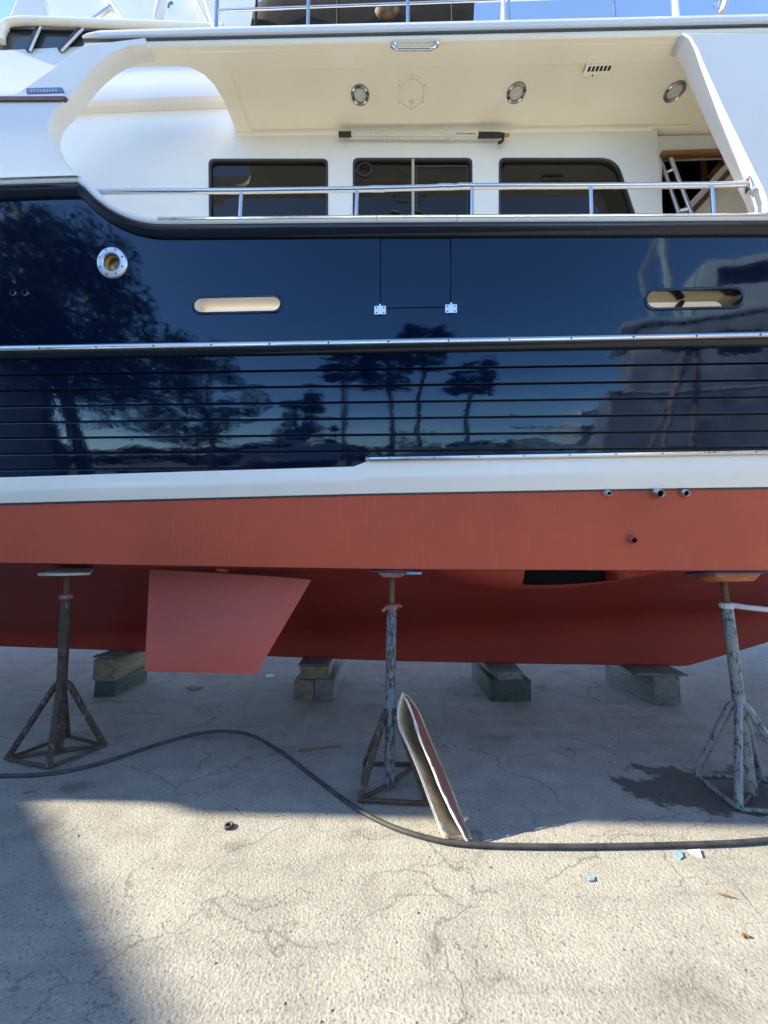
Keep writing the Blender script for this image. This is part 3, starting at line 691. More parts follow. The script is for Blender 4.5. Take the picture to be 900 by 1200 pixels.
# ---- cabin side with windows
YW = 2.95
W1 = rounded(ppts([(246, 300), (245, 187), (384, 187), (384, 300)], YW), [0.05] * 4)
W2 = rounded(ppts([(414, 300), (414, 186), (553, 186), (553, 300)], YW), [0.05] * 4)
W3 = rounded(ppts([(585, 300), (585, 186), (722, 186), (760, 300)], YW), [0.05, 0.05, 0.18, 0.05])
wx1 = L(773.5, 200, YW).x
wall = plate('cabin_side', [(-6.0, 2.87), (wx1, 2.87), (wx1, 5.06), (-1.36, 5.11), (-1.36, 5.36), (-6, 5.40)], [W1, W2, W3], vplane(YW), 0.05, 'offwhite', yacht, 0.004)
def shrink(loop, d):
    cx = sum(p[0] for p in loop) / len(loop); cz = sum(p[1] for p in loop) / len(loop)
    hx = max(abs(p[0] - cx) for p in loop); hz = max(abs(p[1] - cz) for p in loop)
    return [(cx + (p[0] - cx) * (1 - d / hx), cz + (p[1] - cz) * (1 - d / hz)) for p in loop]
wins = []
for lp in (W1, W2, W3):
    wn = empty('window'); wn.parent = yacht; wins.append(wn)
    plate('window_frame', shrink(lp, -0.004), [shrink(lp, 0.016)], vplane(YW - 0.006), 0.03, 'gasket', wn, 0.002)
    plate('window_pane', shrink(lp, 0.010), [], vplane(YW + 0.018), 0.008, 'glass', wn, 0.001)
ww = wins[1]
plate('window_bar', ppts([(482.4, 298), (482.4, 187), (485.6, 187), (485.6, 298)], YW), [], vplane(YW - 0.008), 0.024, 'alu_frame', ww, 0.002)
plate('sash_frame', ppts([(487, 298), (487, 192), (549, 192), (549, 298)], YW), [ppts([(489, 296), (489, 194), (547, 194), (547, 296)], YW)], vplane(YW + 0.012), 0.008, 'gasket', ww, 0.001)
q = L(427, 197, YW)
lathe('suction_ring', [(0.052, 0.0), (0.054, 0.008), (0.066, 0.008), (0.068, 0.0)], 'gasket', ww, 24, frame(q + Vector((0, 0.016, 0)), (0, -1, 0)))
for px in (463, 489):
    q = L(px, 247, YW); beam('window_latch', q + Vector((-0.035, 0.008, 0.008)), q + Vector((0.035, 0.008, -0.006)), 0.016, 0.014, 'gasket', ww, 0.003)
# cabin end, header and stair opening forward of it
YH = 3.0
open_px = [(776, 183), (852, 180.5), (858, 193), (836, 220), (798, 268), (790, 300), (776, 300)]
hx1 = L(910, 200, YH).x
plate('stair_side', [(wx1 - 0.03, 2.87), (hx1 + 1.2, 2.87), (hx1 + 1.2, 5.0), (wx1 - 0.03, 5.01)], [ppts(open_px, YH)], vplane(YH), 0.05, 'offwhite', yacht, 0.003)
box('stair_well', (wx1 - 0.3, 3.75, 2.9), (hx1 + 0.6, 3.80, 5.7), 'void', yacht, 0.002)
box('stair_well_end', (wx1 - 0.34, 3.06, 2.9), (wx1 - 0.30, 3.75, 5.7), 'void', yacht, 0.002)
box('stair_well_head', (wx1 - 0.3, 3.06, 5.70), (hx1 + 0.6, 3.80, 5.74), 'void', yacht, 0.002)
box('stair_well_dark_sheet', (wx1 - 0.3, 3.06, 4.955), (hx1 + 0.6, 3.75, 4.975), 'void', yacht, 0.002)  # added black sheet: the shade inside the opening is put into its colour
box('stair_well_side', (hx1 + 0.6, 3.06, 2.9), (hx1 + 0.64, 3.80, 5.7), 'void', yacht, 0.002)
beam('teak_lintel', L(774, 182, YH - 0.01), L(856, 179, YH - 0.01), 0.05, 0.035, 'teak', yacht)
beam('teak_post', L(824.5, 183, 3.16), L(826, 245, 3.16), 0.035, 0.035, 'teak', yacht)
beam('teak_tread', L(834, 206, 3.10), L(852, 183, 3.10), 0.06, 0.05, 'teak', yacht)
beam('teak_tread', L(840, 209, 3.10), L(858, 186, 3.10), 0.06, 0.04, 'teak', yacht)
beam('teak_stringer', L(862, 193, YH - 0.02), L(786, 275, YH - 0.02), 0.05, 0.04, 'teak_dark', yacht)
beam('stair_cheek', L(856, 196, YH + 0.02), L(780, 278, YH + 0.02), 0.05, 0.10, 'white', yacht)
ld = empty('stair_ladder'); ld.parent = yacht
A0, A1 = L(786, 186, 2.97), L(822, 282, 2.90); B0, B1 = L(775, 190, 3.02), L(806, 282, 2.93)
tube('ladder_rail', [A0, A1], 0.016, 'steel_dull', ld); tube('ladder_rail', [B0, B1], 0.016, 'steel_dull', ld)
for t in (0.13, 0.62, 1.0): tube('ladder_rung', [A0.lerp(A1, t), B0.lerp(B1, t + 0.02 if t < 1 else 1)], 0.014, 'steel', ld)

# upper moulding seen through the arch and beside it, flybridge side
loft('upper_moulding', [[Vector((x, yy, zz)) for yy, zz in [(3.05, 5.36), (2.90, 5.365), (2.872, 5.385), (2.868, 5.50), (2.880, 5.54), (2.915, 5.90), (2.935, 6.03), (3.05, 6.03)]] for x in (-7.0, -4, -2, -0.9)], 'white', yacht, True, True, 25)
YFB = 2.93
zb0 = L(50, 55.5, YFB).z
fw = plate('flybridge_window', ppts([(-260, 62), (260, 62), (260, 30.5), (14, 30.5), (5, 36), (-8, 62)][1:], YFB), [], vplane(YFB), 0.02, 'glass_fly', yacht, 0.002)
for a, b in (((33, 60), (46, 31)), ((70, 60), (96, 33))):
    beam('window_mullion', L(*a, YFB - 0.015), L(*b, YFB - 0.015), 0.02, 0.045, 'gasket', yacht)
    beam('window_mullion_cap', L(a[0] + 2, a[1], YFB - 0.027), L(b[0] + 2, b[1], YFB - 0.027), 0.012, 0.016, 'white', yacht)
beam('window_head_shadow_strip', L(4, 33.5, YFB - 0.014), L(258, 40, YFB - 0.014), 0.02, 0.022, 'gasket', yacht)
fpx = [(1, 48), (2, 38), (7, 30), (16, 26.5), (40, 25.5), (120, 28.5), (262, 34)]
tube('flybridge_coaming', spline([L(x, y, YFB - 0.03) for x, y in fpx], 4), 0.034, 'cream', yacht, 12)
tube('coaming_bead', spline([L(x, y - 4.0, YFB - 0.02) for x, y in fpx[2:]], 4), 0.016, 'white', yacht, 10)
# flybridge moulding above
plate('flybridge_bolster', ppts([(9, 22), (22, -12), (46, -12), (58, 24)], 3.06), [], vplane(3.06), 0.10, 'white', yacht, 0.02)
plate('flybridge_back', ppts([(38, 28), (20, -40), (300, -40), (300, 34)], 3.32), [], vplane(3.32), 0.05, 'cream', yacht, 0.004)
for a, b in (((60, 27), (40, -14)), ((150, 27), (118, -14)), ((246, 30), (222, -14))):
    beam('panel_rib', L(*a, 3.28), L(*b, 3.28), 0.02, 0.03, 'cream', yacht)
beam('seat_strut', L(106, 26, 3.16), L(131, 8, 3.16), 0.03, 0.03, 'steel_dull', yacht)
beam('strut_bracket', L(126, 4, 3.16), L(134, 17, 3.16), 0.03, 0.03, 'white', yacht)
beam('canopy_leg', L(184, 27, 2.98), L(195, -22, 2.98), 0.05, 0.075, 'white', yacht, 0.012)
plate('canopy_lettering', ppts([(196, 9), (198.5, 9), (199, 5), (202, 5.5), (203, 2), (200, 1), (196.5, 4)], 3.262), [], vplane(3.262), 0.004, 'plaque', yacht, 0.0005)

# upper deck rail
UR = 2.44
ur = empty('upper_deck_rail'); ur.parent = yacht
def up(px, py, r, mat, y=UR, lean=0.0):
    p = L(px, py, y); x = p.x; z0 = zro(x) + 0.09
    return tube('rail_stanchion', [(x, y, z0), (x + lean, y, z0 + 0.85)], r, mat, ur, 10)
for px, py, r, mat, ln in ((253, 30, 0.014, 'steel', 0), (361, 28, 0.013, 'steel', 0), (478, 24, 0.013, 'steel', 0), (589, 22, 0.016, 'white', 0.02), (597, 22, 0.009, 'steel', -0.0), (720, 20, 0.012, 'steel', 0), (792, 19, 0.022, 'cream', 0), (841, 18, 0.013, 'steel', 0)):
    up(px, py, r, mat, UR, ln)
a, b = L(254, 12.5, UR), L(560, 1.0, UR); d = (b - a).normalized()
tube('rail_midbar', [a, b, b + d * 1.6], 0.009, 'steel', ur)
tube('rail_topbar', [a + Vector((-0.0, 0, 0.43)), b + d * 1.6 + Vector((0, 0, 0.38))], 0.015, 'steel', ur)
tube('rail_brace', [L(250, 31, UR + 0.03), L(238, -8, UR + 0.03)], 0.012, 'cream', ur)
br = L(843, 8, UR); lathe('rail_clamp', [(0.0001, -0.03), (0.024, -0.028), (0.028, 0.02), (0.012, 0.035)], 'steel_dull', ur, 12, frame(br, (0.2, 0, 1)))
tube('rail_bracket', [L(846, 15, UR - 0.03), L(853, -6, UR - 0.03)], 0.020, 'pipe_pale', ur)
tube('rail_strut', [L(837, 4, UR), L(848, 14, UR)], 0.010, 'steel', ur)

# hand rail above the cap rail
YR = 2.37
hr = empty('hand_rail'); hr.parent = yacht
rail_px = [(112, 224.5), (280, 224), (420, 222), (553, 218.5), (692, 218), (834, 217), (880, 215.5)]
rp = [L(x, y, YR) for x, y in rail_px]
tube('rail_tube', rp, 0.0175, 'steel', hr, 14)
for px, yy in ((283, 224), (418.5, 222), (553, 218.5), (692, 218), (834, 217)):
    t = L(px, yy, YR); bz = 3.66 - 0.02 * t.x
    tube('rail_stanchion', [Vector((t.x - 0.006, YR + 0.0, bz - 0.02)), t], 0.0125, 'steel', hr, 10)
    lathe('stanchion_foot', [(0.0135, 0.02), (0.018, 0.006), (0.026, 0.0)], 'steel', hr, 14, Matrix.Translation((t.x - 0.006, YR, bz + 0.005)))
for px in (442, 522, 545):
    a = L(px - 9, 221.5 - (px - 440) * 0.03, YR); b = L(px + 9, 221.5 - (px - 440) * 0.03, YR); tube('rail_sleeve', [a, b], 0.0195, 'steel', hr, 14)
e = L(880, 215.5, YR)
box('rail_end_bracket', tuple(e + Vector((-0.02, -0.02, -0.05))), tuple(e + Vector((0.03, 0.03, 0.05))), 'steel', hr, 0.008)

# ---- under water: stabiliser fin, exhaust blister, strake, fittings
fp = [L(176, 667.5, 2.93), L(365, 679.5, 2.90), L(300, 790, 2.74), L(170, 786.5, 2.74)]
fc = sum(fp, Vector()) / 4; fnrm = (fp[1] - fp[3]).cross(fp[0] - fp[2]).normalized()
if fnrm.y > 0: fnrm = -fnrm
rows = []
for t in (0.0, 0.5, 0.97, 1.0):
    a = fp[0].lerp(fp[3], t); b = fp[1].lerp(fp[2], t); th = 0.040 * (1 - 0.25 * t) * (0.55 if t == 1.0 else 1)
    ring = []
    pr = [(0.0, 0.18), (0.2, 0.6), (0.45, 0.95), (0.7, 1.0), (0.88, 0.7), (0.97, 0.35), (1.0, 0.0)]
    ring = [a.lerp(b, u) + fnrm * (th * h) for u, h in pr] + [a.lerp(b, u) - fnrm * (th * h) for u, h in pr[-2::-1]]
    rows.append(ring)
fin = loft('stabiliser_fin', rows, 'red_fin', yacht, True, True, 30)
root = fp[0].lerp(fp[1], 0.45)
lathe('fin_shaft', [(0.05, 0.01), (0.05, 0.14)], 'red', fin, 20, frame(root, (0, 0.25, 1), (1, 0, 0)))
# blister under the chine with a scoop opening
bx0, bx1 = L(508, 668, 2.64).x, L(797, 669, 2.64).x; bo0, bo1 = L(613, 680, 2.66).x, L(725, 680, 2.66).x
def blist(x, inner=0.0):
    t = (x - bx0) / (bx1 - bx0); h = math.sin(math.pi * min(1, max(0, t)) ** 0.84) ** 0.9 if 0 < t < 1 else 0.0
    return h
def bl_row(x):
    h = blist(x); ztop = zc(x) - 0.0015; row = []
    for k, (yy, dz) in enumerate([(2.612, 0.0), (2.640, -0.40), (2.68, -0.80), (2.74, -0.97), (2.84, -1.0), (3.0, -0.9), (3.2, -0.5), (3.35, 0.2)]):
        base = hull_z(x, yy) + 0.004
        row.append(Vector((x, yy, base + min(0.006, dz * 0.132 * h))))
    return row
xsL = [bx0 + (bo0 - bx0) * i / 14 for i in range(15)]
xsM = [bo0 + (bo1 - bo0) * i / 12 for i in range(13)]
xsR = [bo1 + (bx1 - bo1) * i / 12 for i in range(13)]
bl = empty('exhaust_blister'); bl.parent = yacht
rowsL = [bl_row(x) for x in xsL]
loft('blister_aft_shell', rowsL, 'red_shaded', bl, False, False, 60)
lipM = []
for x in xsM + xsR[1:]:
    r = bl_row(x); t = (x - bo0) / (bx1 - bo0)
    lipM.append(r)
loft('blister_floor', [r[2:] for r in lipM], 'red_shaded', bl, False, False, 60)
# face over the opening closes towards the bow
ends = []
for x in xsM[11:] + xsR[1:]:
    r = bl_row(x); u = min(1, max(0, (x - xsM[11]) / (xsR[7] - xsM[11]))); inn = 0.13 * (1 - u) ** 2
    ends.append([r[0] + Vector((0, inn, 0.0)), r[1] + Vector((0, inn, 0)), r[2] + Vector((0, inn * 0.15, -0.0005))])
loft('scoop_ramp', ends, 'red_shaded', bl, False, False, 60)
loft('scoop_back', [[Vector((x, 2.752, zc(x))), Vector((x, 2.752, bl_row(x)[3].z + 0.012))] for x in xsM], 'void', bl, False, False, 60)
r0 = bl_row(bo0); mesh('scoop_wall', [r0[0], r0[1], r0[2], Vector((bo0, 2.77, r0[3].z)), Vector((bo0, 2.77, zc(bo0)))], [(0, 1, 2, 3, 4)], 'red', bl)
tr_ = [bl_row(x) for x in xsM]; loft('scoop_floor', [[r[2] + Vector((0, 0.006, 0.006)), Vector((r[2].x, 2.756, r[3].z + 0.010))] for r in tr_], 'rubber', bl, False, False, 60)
# spray wedge further forward
rows = []
for i in range(13):
    t = i / 12; x0 = L(770, 698, 3.0).x; x = x0 + t * 1.9; h = 0.07 * min(1, t * 1.4)
    row = []
    for yy, k in ((2.98, 0.0), (3.05, 0.75), (3.10, 1.0), (3.16, 0.85), (3.30, 0.1), (3.36, -0.2)):
        p = bend(x, yy, hull_z(x, yy) + 0.004 - h * max(k, -0.2)); row.append(p)
    rows.append(row)
loft('spray_wedge', rows, 'red_shaded', yacht, False, False, 40)
for px, py, r, mat in ((711, 577.5, 0.020, 'pipe_pale'), (768, 577.5, 0.032, 'steel_dull'), (800.5, 577.5, 0.026, 'steel_dull'), (740, 632, 0.028, 'red_fin')):
    q = suv(S(px, py)); th = empty('through_hull'); th.parent = yacht; m = frame(s3(q[0], q[1], 0.0), TNRM + Vector((0, 0, -0.12)))
    k = 1.6 if mat == 'steel_dull' and r > 0.03 else 1
    lathe('fitting_flange', [(r * 0.52, 0.03 * k), (r * 0.75, 0.036 * k), (r * 0.9, 0.03 * k), (r, 0.010), (r * 1.15, 0.0), (r * 1.15, -0.01)], mat, th, 22, m)
    lathe('fitting_bore', [(0.0001, 0.012), (r * 0.3, 0.012), (r * 0.56, 0.0325 * k)], 'void', th, 16, m)

# ================================================================== THINGS ABOARD
def boat_thing(o):
    o.rotation_euler = (0, 0, -YAW); return o
# boat hook on the cabin wall
hk = boat_thing(empty('boat_hook'))
tag(hk, 'white boat hook pole with black grips clipped above the cabin windows', 'boat hook')
YB = 2.905
ha, hb = L(397, 157.5, YB), L(597, 158.5, YB)
def hp_(t, dz=0.0): return ha.lerp(hb, t) + Vector((0, 0, dz))
tube('pole', [hp_(0.05), hp_(0.83)], 0.012, 'alu', hk, 12)
tube('inner_pole', [hp_(0.06, -0.016) + Vector((0, 0.012, 0)), hp_(0.80, -0.016) + Vector((0, 0.012, 0))], 0.006, 'alu', hk, 8)
tube('end_grip', [hp_(0.0), hp_(0.075)], 0.020, 'grip', hk, 14)
tube('hook_grip', [hp_(0.82), hp_(0.93), hp_(0.97)], 0.02, 'grip', hk, 14, [0.021, 0.021, 0.015])
tube('hook', spline([hp_(0.955), hp_(0.962, -0.03), hp_(0.955, -0.055), hp_(0.935, -0.07)], 4), 0.012, 'grip', hk, 8)
tube('hook_tip', [hp_(0.968), hp_(1.0)], 0.013, 'brass', hk, 8)
for t in (0.27, 0.67): beam('clip', hp_(t, -0.028) + Vector((0, -0.012, 0)), hp_(t, -0.006) + Vector((0, 0.05, 0)), 0.02, 0.012, 'alu', hk)
for i in range(7):
    t = 0.695 + i * 0.0165; box('pole_print', tuple(hp_(t, -0.006) + Vector((-0.005, -0.0128, 0))), tuple(hp_(t, 0.006) + Vector((0.005, -0.0112, 0))), 'gasket', hk, 0.0)
# covered tender behind the upper rail
tc = boat_thing(empty('covered_tender'))
tag(tc, 'dark brown canvas covered tender behind the upper deck rail', 'tender')
tx0, tx1 = L(272, 15, 2.95).x, L(553, 12, 2.95).x; rows = []
N = 15
for i in range(N):
    t = i / (N - 1); x = tx0 + (tx1 - tx0) * t
    e = (1 - (1 - min(1, t / 0.12)) ** 2) ** 0.5 if t < 0.12 else 1.0
    e = max(e, 0.05); row = []
    for kx in range(17):
        a = math.pi * kx / 16; ca, sa = math.cos(a), math.sin(a)
        yy = 3.75 - 0.80 * (abs(ca) ** 0.45) * (1 if ca > 0 else -1) * (0.75 + 0.25 * e); zz = 5.18 + (1.75 * (sa ** 0.5 if sa > 0 else 0)) * (0.4 + 0.6 * e)
        row.append(Vector((x + (0.07 * (zz - 5.9) if t > 0.9 else 0), yy, zz + 0.01 * math.sin(9 * t + 3 * a))))
    rows.append(row)
loft('canvas_cover', rows, 'canvas', tc, False, False, 60)
mesh('cover_end', rows[-1], [tuple(range(17))], 'canvas', tc)
q = L(452, 14, 2.87)
rows = []
for i in range(9):
    a = math.pi * i / 8 - math.pi / 2; rr_ = math.cos(a)
    rows.append([q + Vector((0.105 * max(rr_, 0.01) * math.cos(2 * math.pi * k / 20) * (1 + 0.12 * math.cos(2 * math.pi * k / 20)), 0.05 * math.sin(a), 0.034 * max(rr_, 0.01) * math.sin(2 * math.pi * k / 20) + 0.01 * math.cos(4 * math.pi * k / 20))) for k in range(20)])
loft('rolled_strap_pad', rows, 'tan', tc, True, True, 70)
for px in (300, 396, 530):
    pts = [r_ for r_ in rows[0]]; x = L(px, 12, 2.95).x
    tube('cover_seam', [Vector((x, 2.945, 5.22)), Vector((x, 2.938, 5.9)), Vector((x, 2.96, 6.5))], 0.012, 'canvas', tc, 6)

# ================================================================== STANDS
def stand(label, base, feet, top, collar_z, junction_z, mat_post, mat_legs, pads, handle):
    t = empty('boat_stand', (base[0], base[1], 0)); tag(t, label, 'boat stand', 'boat stands under the yacht')
    off = Vector((base[0], base[1], 0))
    def q(p): return Vector(p) - off
    b = Vector((base[0], base[1], 0.02)); tp = Vector(top)
    ax = (tp - b) / (tp.z - b.z)
    at = lambda z: b + ax * (z - b.z)
    tube('post', [q(at(0.02)), q(at(0.5)), q(at(collar_z))], 0.034, mat_post, t, 16)
    nr = 44; zs_ = [collar_z - 0.02 + (tp.z - collar_z + 0.02) * i / nr for i in range(nr + 1)]
    tube('screw_rod', [q(at(z)) for z in zs_], 0.02, 'rod', t, 12, [0.0215 if i % 2 else 0.0180 for i in range(nr + 1)])
    for i, fx in enumerate(feet):
        f = Vector((fx[0], fx[1], 0.024)); j = at(junction_z); d = (f - j); d.z = 0; d.normalize()
        kink = j + d * 0.05 + Vector((0, 0, -0.03))
        lg = tube('leg', [q(j + d * 0.018), q(kink), q(f)], 0.022, mat_legs, t, 12)
    n = len(feet)
    for i in range(n):
        a, c = Vector((*feet[i], 0.024)), Vector((*feet[(i + 1) % n], 0.024))
        tube('brace', [q(a), q(c)], 0.013, 'rust' if mat_legs != 'st_pale' else 'st_pale', t, 8)
    for i in range(0, n, 2): tube('brace', [q(Vector((*feet[i], 0.024))), q(at(0.03))], 0.013, 'rust', t, 8)
    # adjusting nut
    nut = lathe('handle_nut', [(0.022, -0.018), (0.040, -0.018), (0.040, 0.014), (0.022, 0.02)], handle[1], t, 10, Matrix.Translation(q(at(collar_z + 0.016))))
    for pts, r in handle[0]:
        tube('handle_arm', spline([q(at(collar_z + 0.02)) + Vector(p) for p in pts], 4), r, handle[1], t, 8)
    for nm, outline, mat, z0, z1, tilt in pads:
        m = Matrix.Translation(q(tp)) @ tilt
        if z0 is None:
            plate(nm, outline, [], lambda u, v, wv: m @ Vector((u, -0.09 - wv, v)), z1, mat, t, 0.003); continue
        plate(nm, outline, [], lambda u, v, wv: m @ Vector((u, v, z1 + wv)), z1 - z0, mat, t, 0.002)
    return t
def pad_tilt(x, y, z):
    lx = x * cy - y * sy; ly = x * sy + y * cy
    sl = (hull_z(lx, ly + 0.06) - hull_z(lx, ly - 0.06)) / 0.12
    return Matrix.Rotation(-YAW, 4, 'Z') @ Matrix.Rotation(math.atan(sl), 4, 'X')
def pad_z(x, y):
    lx = x * cy - y * sy; ly = x * sy + y * cy; return hull_z(lx, ly)
def rect(a, b, c, d): return [(a, b), (c, b), (c, d), (a, d)]
# aft stand
fe = [G(8, 893), G(57, 903), G(122, 877), G(79, 866)]; bx_ = (sum(f.x for f in fe) / 4, sum(f.y for f in fe) / 4)
tx, ty = W(78, 690, 2.93).x, 2.93
z_ = pad_z(tx, ty) - 0.022; T = pad_tilt(tx, ty, z_) @ Matrix.Rotation(R(16), 4, 'X')
stand('rusty dark boat stand with a pale pointed plywood pad beside the stabiliser fin', bx_, [(f.x, f.y) for f in fe], (tx, ty, z_ - 0.048), 1.20, 0.56, 'st_rust', 'st_rust',
      [('pad_board', [(-0.05, -0.19), (0.14, -0.18), (0.29, -0.14), (0.12, 0.10), (-0.17, 0.11)], 'board_pale', 0.022, 0.040, T), ('pad_bracket', rect(-0.10, -0.08, 0.10, 0.08), 'rust', 0.0, 0.020, T)],
      ([([(-0.05, 0, -0.014), (-0.03, 0, 0.006), (0, 0, 0.012), (0.03, 0, 0.006), (0.05, 0, -0.012)], 0.010)], 'handle_red'))
# middle stand
fe = [G(421, 942), G(502, 946), (0.235, 2.93, 0), G(428, 899)]; fe = [Vector(f) for f in fe]
bm_ = G(456, 925); tx, ty = W(459.5, 680, 2.72).x, 2.72
z_ = pad_z(tx, ty); T = pad_tilt(tx, ty, z_)
stand('slim blue chipped boat stand with a red arched handle, a hollow shell leaning on it', (bm_.x, bm_.y), [(f.x, f.y) for f in fe], (tx, ty, z_ - 0.045), 1.16, 0.50, 'st_blue', 'st_rust',
      [('pad_board', rect(-0.14, -0.10, 0.15, 0.12), 'board_purple', 0.022, 0.040, T), ('pad_bracket', [(-0.06, -0.012), (0.06, -0.012), (0.11, 0.0205), (-0.10, 0.0205)], 'handle_red', None, 0.15, T),
       ('pad_shim', [(0.10, -0.13), (0.20, -0.12), (0.19, 0.02), (0.10, 0.03)], 'scrap_blue', 0.008, 0.0215, T)],
      ([([(0, 0, 0), (-0.03, -0.015, 0.0), (-0.065, -0.035, -0.03)], 0.012), ([(0, 0, 0), (0.03, 0.0, 0.006), (0.068, 0.01, -0.004)], 0.012)], 'handle_red'))
# forward stand
fe = [G(866, 953), (2.53, 2.40, 0), (2.56, 2.76, 0), G(815, 912)]; fe = [Vector(f) for f in fe]
tx, ty = W(848.5, 690, 2.72).x, 2.72
z_ = pad_z(tx, ty); T = pad_tilt(tx, ty, z_)
fs = stand('pale blue chipped boat stand with an orange plywood pad by the wet patch', (2.345, 2.60), [(f.x, f.y) for f in fe], (tx, ty, z_ - 0.062), 1.17, 0.56, 'st_pale', 'st_pale',
      [('pad_board', [(-0.17, -0.10), (0.30, -0.10), (0.32, 0.10), (-0.17, 0.12)], 'board_blue', 0.046, 0.058, T), ('pad_bracket', [(-0.07, -0.008), (0.13, -0.008), (0.19, 0.044), (-0.13, 0.044)], 'board_orange', None, 0.17, T)],
      ([([(0, 0, 0), (0.04, -0.03, 0.0), (0.10, -0.04, -0.01), (0.60, -0.06, -0.06)], 0.019), ([(0, 0, 0), (-0.03, 0.0, 0.0), (-0.045, 0, 0.004)], 0.014)], 'pipe_pale'))

# ================================================================== KEEL TIMBERS
def timber(label, x0, x1, y0, y1, z0, z1, mat, skew=0.0, parent=None):
    c = Vector(((x0 + x1) / 2, (y0 + y1) / 2, 0)); o = box('keel_timber', (x0 - c.x, y0 - c.y, z0), (x1 - c.x, y1 - c.y, z1), mat, None, 0.008, None, 0.006)
    wc = to_world(c); o.location = (wc.x, wc.y, 0); o.rotation_euler = (0, 0, -YAW + skew)
    tag(o, label, 'timber', 'timbers under the keel'); return o
def lx(px, py, y): return L(px, py, y).x
xa, xb_ = lx(118, 790, 4.2), lx(140, 790, 4.2)
kz = zk((xa + xb_) / 2)
timber('green ended timber at the bottom of the two timber stack beside the fin', xa - 0.0, xb_ + 0.02, 4.12, 4.66, 0.004, 0.17, 'timber_green')
timber('brown weathered timber on top of the green ended one beside the fin', xa - 0.02, xb_ + 0.015, 4.10, 4.64, 0.172, kz - 0.028, 'timber', 0.03)
timber('thin dark wedge board between the two timber stack and the keel', xa - 0.04, xb_ + 0.1, 4.12, 4.7, kz - 0.026, kz - 0.004, 'timber_grey', -0.05)
xa = lx(347, 800, 4.2); xm = lx(370, 800, 4.2); xb_ = lx(393, 800, 4.2); kz = zk(xa)
timber('grey brown timber under the wedge, next to its twin behind the fin', xa, xm - 0.004, 4.12, 4.85, 0.004, 0.20, 'timber')
timber('grey timber beside the wedge topped one behind the fin', xm + 0.004, xb_, 4.12, 4.85, 0.004, 0.21, 'timber_grey')
timber('short brown wedge block on the pair of timbers behind the fin', xa + 0.05, xb_ - 0.08, 4.10, 4.7, 0.214, kz - 0.022, 'timber', 0.06)
timber('thin rusty shim board on the wedge block behind the fin', xa + 0.03, xb_ - 0.06, 4.12, 4.6, kz - 0.020, kz - 0.003, 'timber_grey', 0.02)
xa, xb_ = lx(570, 800, 4.2), lx(618, 800, 4.2); kz = zk(xa)
timber('dark green timber under the keel nearest the leaning shell', xa, xb_, 4.14, 4.9, 0.004, 0.22, 'timber_green', 0.05)
timber('dark slanted board lying on the dark green keel timber', xa + 0.06, xb_ - 0.10, 4.12, 4.75, 0.224, kz - 0.022, 'timber_grey', 0.12)
timber('thin dark cap board on the slanted board over the green timber', xa + 0.02, xb_ - 0.08, 4.13, 4.7, kz - 0.020, kz - 0.003, 'timber_grey')
xa, xb_ = lx(757, 800, 4.15), lx(790, 800, 4.15); kz = zk(2.95)
timber('big grey timber near the forward end of the keel', xa, xb_, 4.10, 4.88, 0.004, kz - 0.032, 'timber_grey', 0.10)
timber('thin splintered board overhanging the big grey timber at the keel end', xa - 0.12, xb_ + 0.10, 4.08, 4.6, kz - 0.028, kz - 0.006, 'timber_grey', -0.06)

# ================================================================== LOOSE THINGS
# hose
hp = [(-900, 985), (-500, 955), (-260, 932), (-120, 918), (-40, 913), (0, 912), (60, 909), (120, 896), (180, 876), (225, 863.5), (262, 859), (295, 864), (330, 884), (370, 915), (410, 945), (450, 968), (500, 985), (550, 993), (650, 995.5), (750, 994.5), (850, 991.5), (900, 988), (1000, 980), (1200, 960), (1700, 935), (2600, 950)]
o = tube('rubber_hose', spline([G(x, y, 0.0) + Vector((0, 0, 0.0148)) for x, y in hp], 8), 0.0132, 'hose', None, 10)
tag(o, 'long dark grey rubber hose lying in a wave across the concrete', 'hose')
# torn hollow shell leaning on the middle stand
sh = empty('hollow_shell', (0, 0, 0)); tag(sh, 'torn hollow red and tan fibreglass shell leaning against the middle stand', 'hull fragment')
A = W(472, 811, 2.50); Cc = G(521, 987); D = G(552, 991)
lf_px = [(471.5, 811.5), (466.5, 830), (467, 850), (475, 868), (489, 900), (503, 938), (521, 987)]
rt_px = [(475, 817), (484, 838), (491, 862), (503, 890), (516, 922), (532, 956), (551, 991)]
def on_face(px, py):
    # the open face leans back in the plane through A, Cc, D
    n = (Cc - A).cross(D - A); d = wray(px, py); o0 = Vector((0, 0, CAM_H)); t = (A - o0).dot(n) / d.dot(n); return o0 + d * t
Lf = spline([on_face(*p) for p in lf_px], 5); Rt = spline([on_face(*p) for p in rt_px], 5)
jag = random.Random(3)
NS = len(Lf)
bk_px = [(477, 814), (490, 833), (500, 857), (513, 888), (527, 920), (540, 955), (553.5, 990.5)]
bkc = spline([Vector((x, y, 0)) for x, y in bk_px], 5); Sp = []
for i in range(NS):
    t = i / (NS - 1); ymid = (Lf[i].y + Rt[i].y) / 2
    Sp.append(W(bkc[i].x, bkc[i].y, ymid + 0.02 + 0.19 * math.sin(math.pi * (0.10 + 0.90 * t)) ** 0.8))
for lst in (Lf, Rt, Sp):
    for p in lst: p.z = max(p.z, 0.006)
Rj = [p + (Sp[i] - p).normalized() * abs(jag.gauss(0, 0.006)) for i, p in enumerate(Rt)]
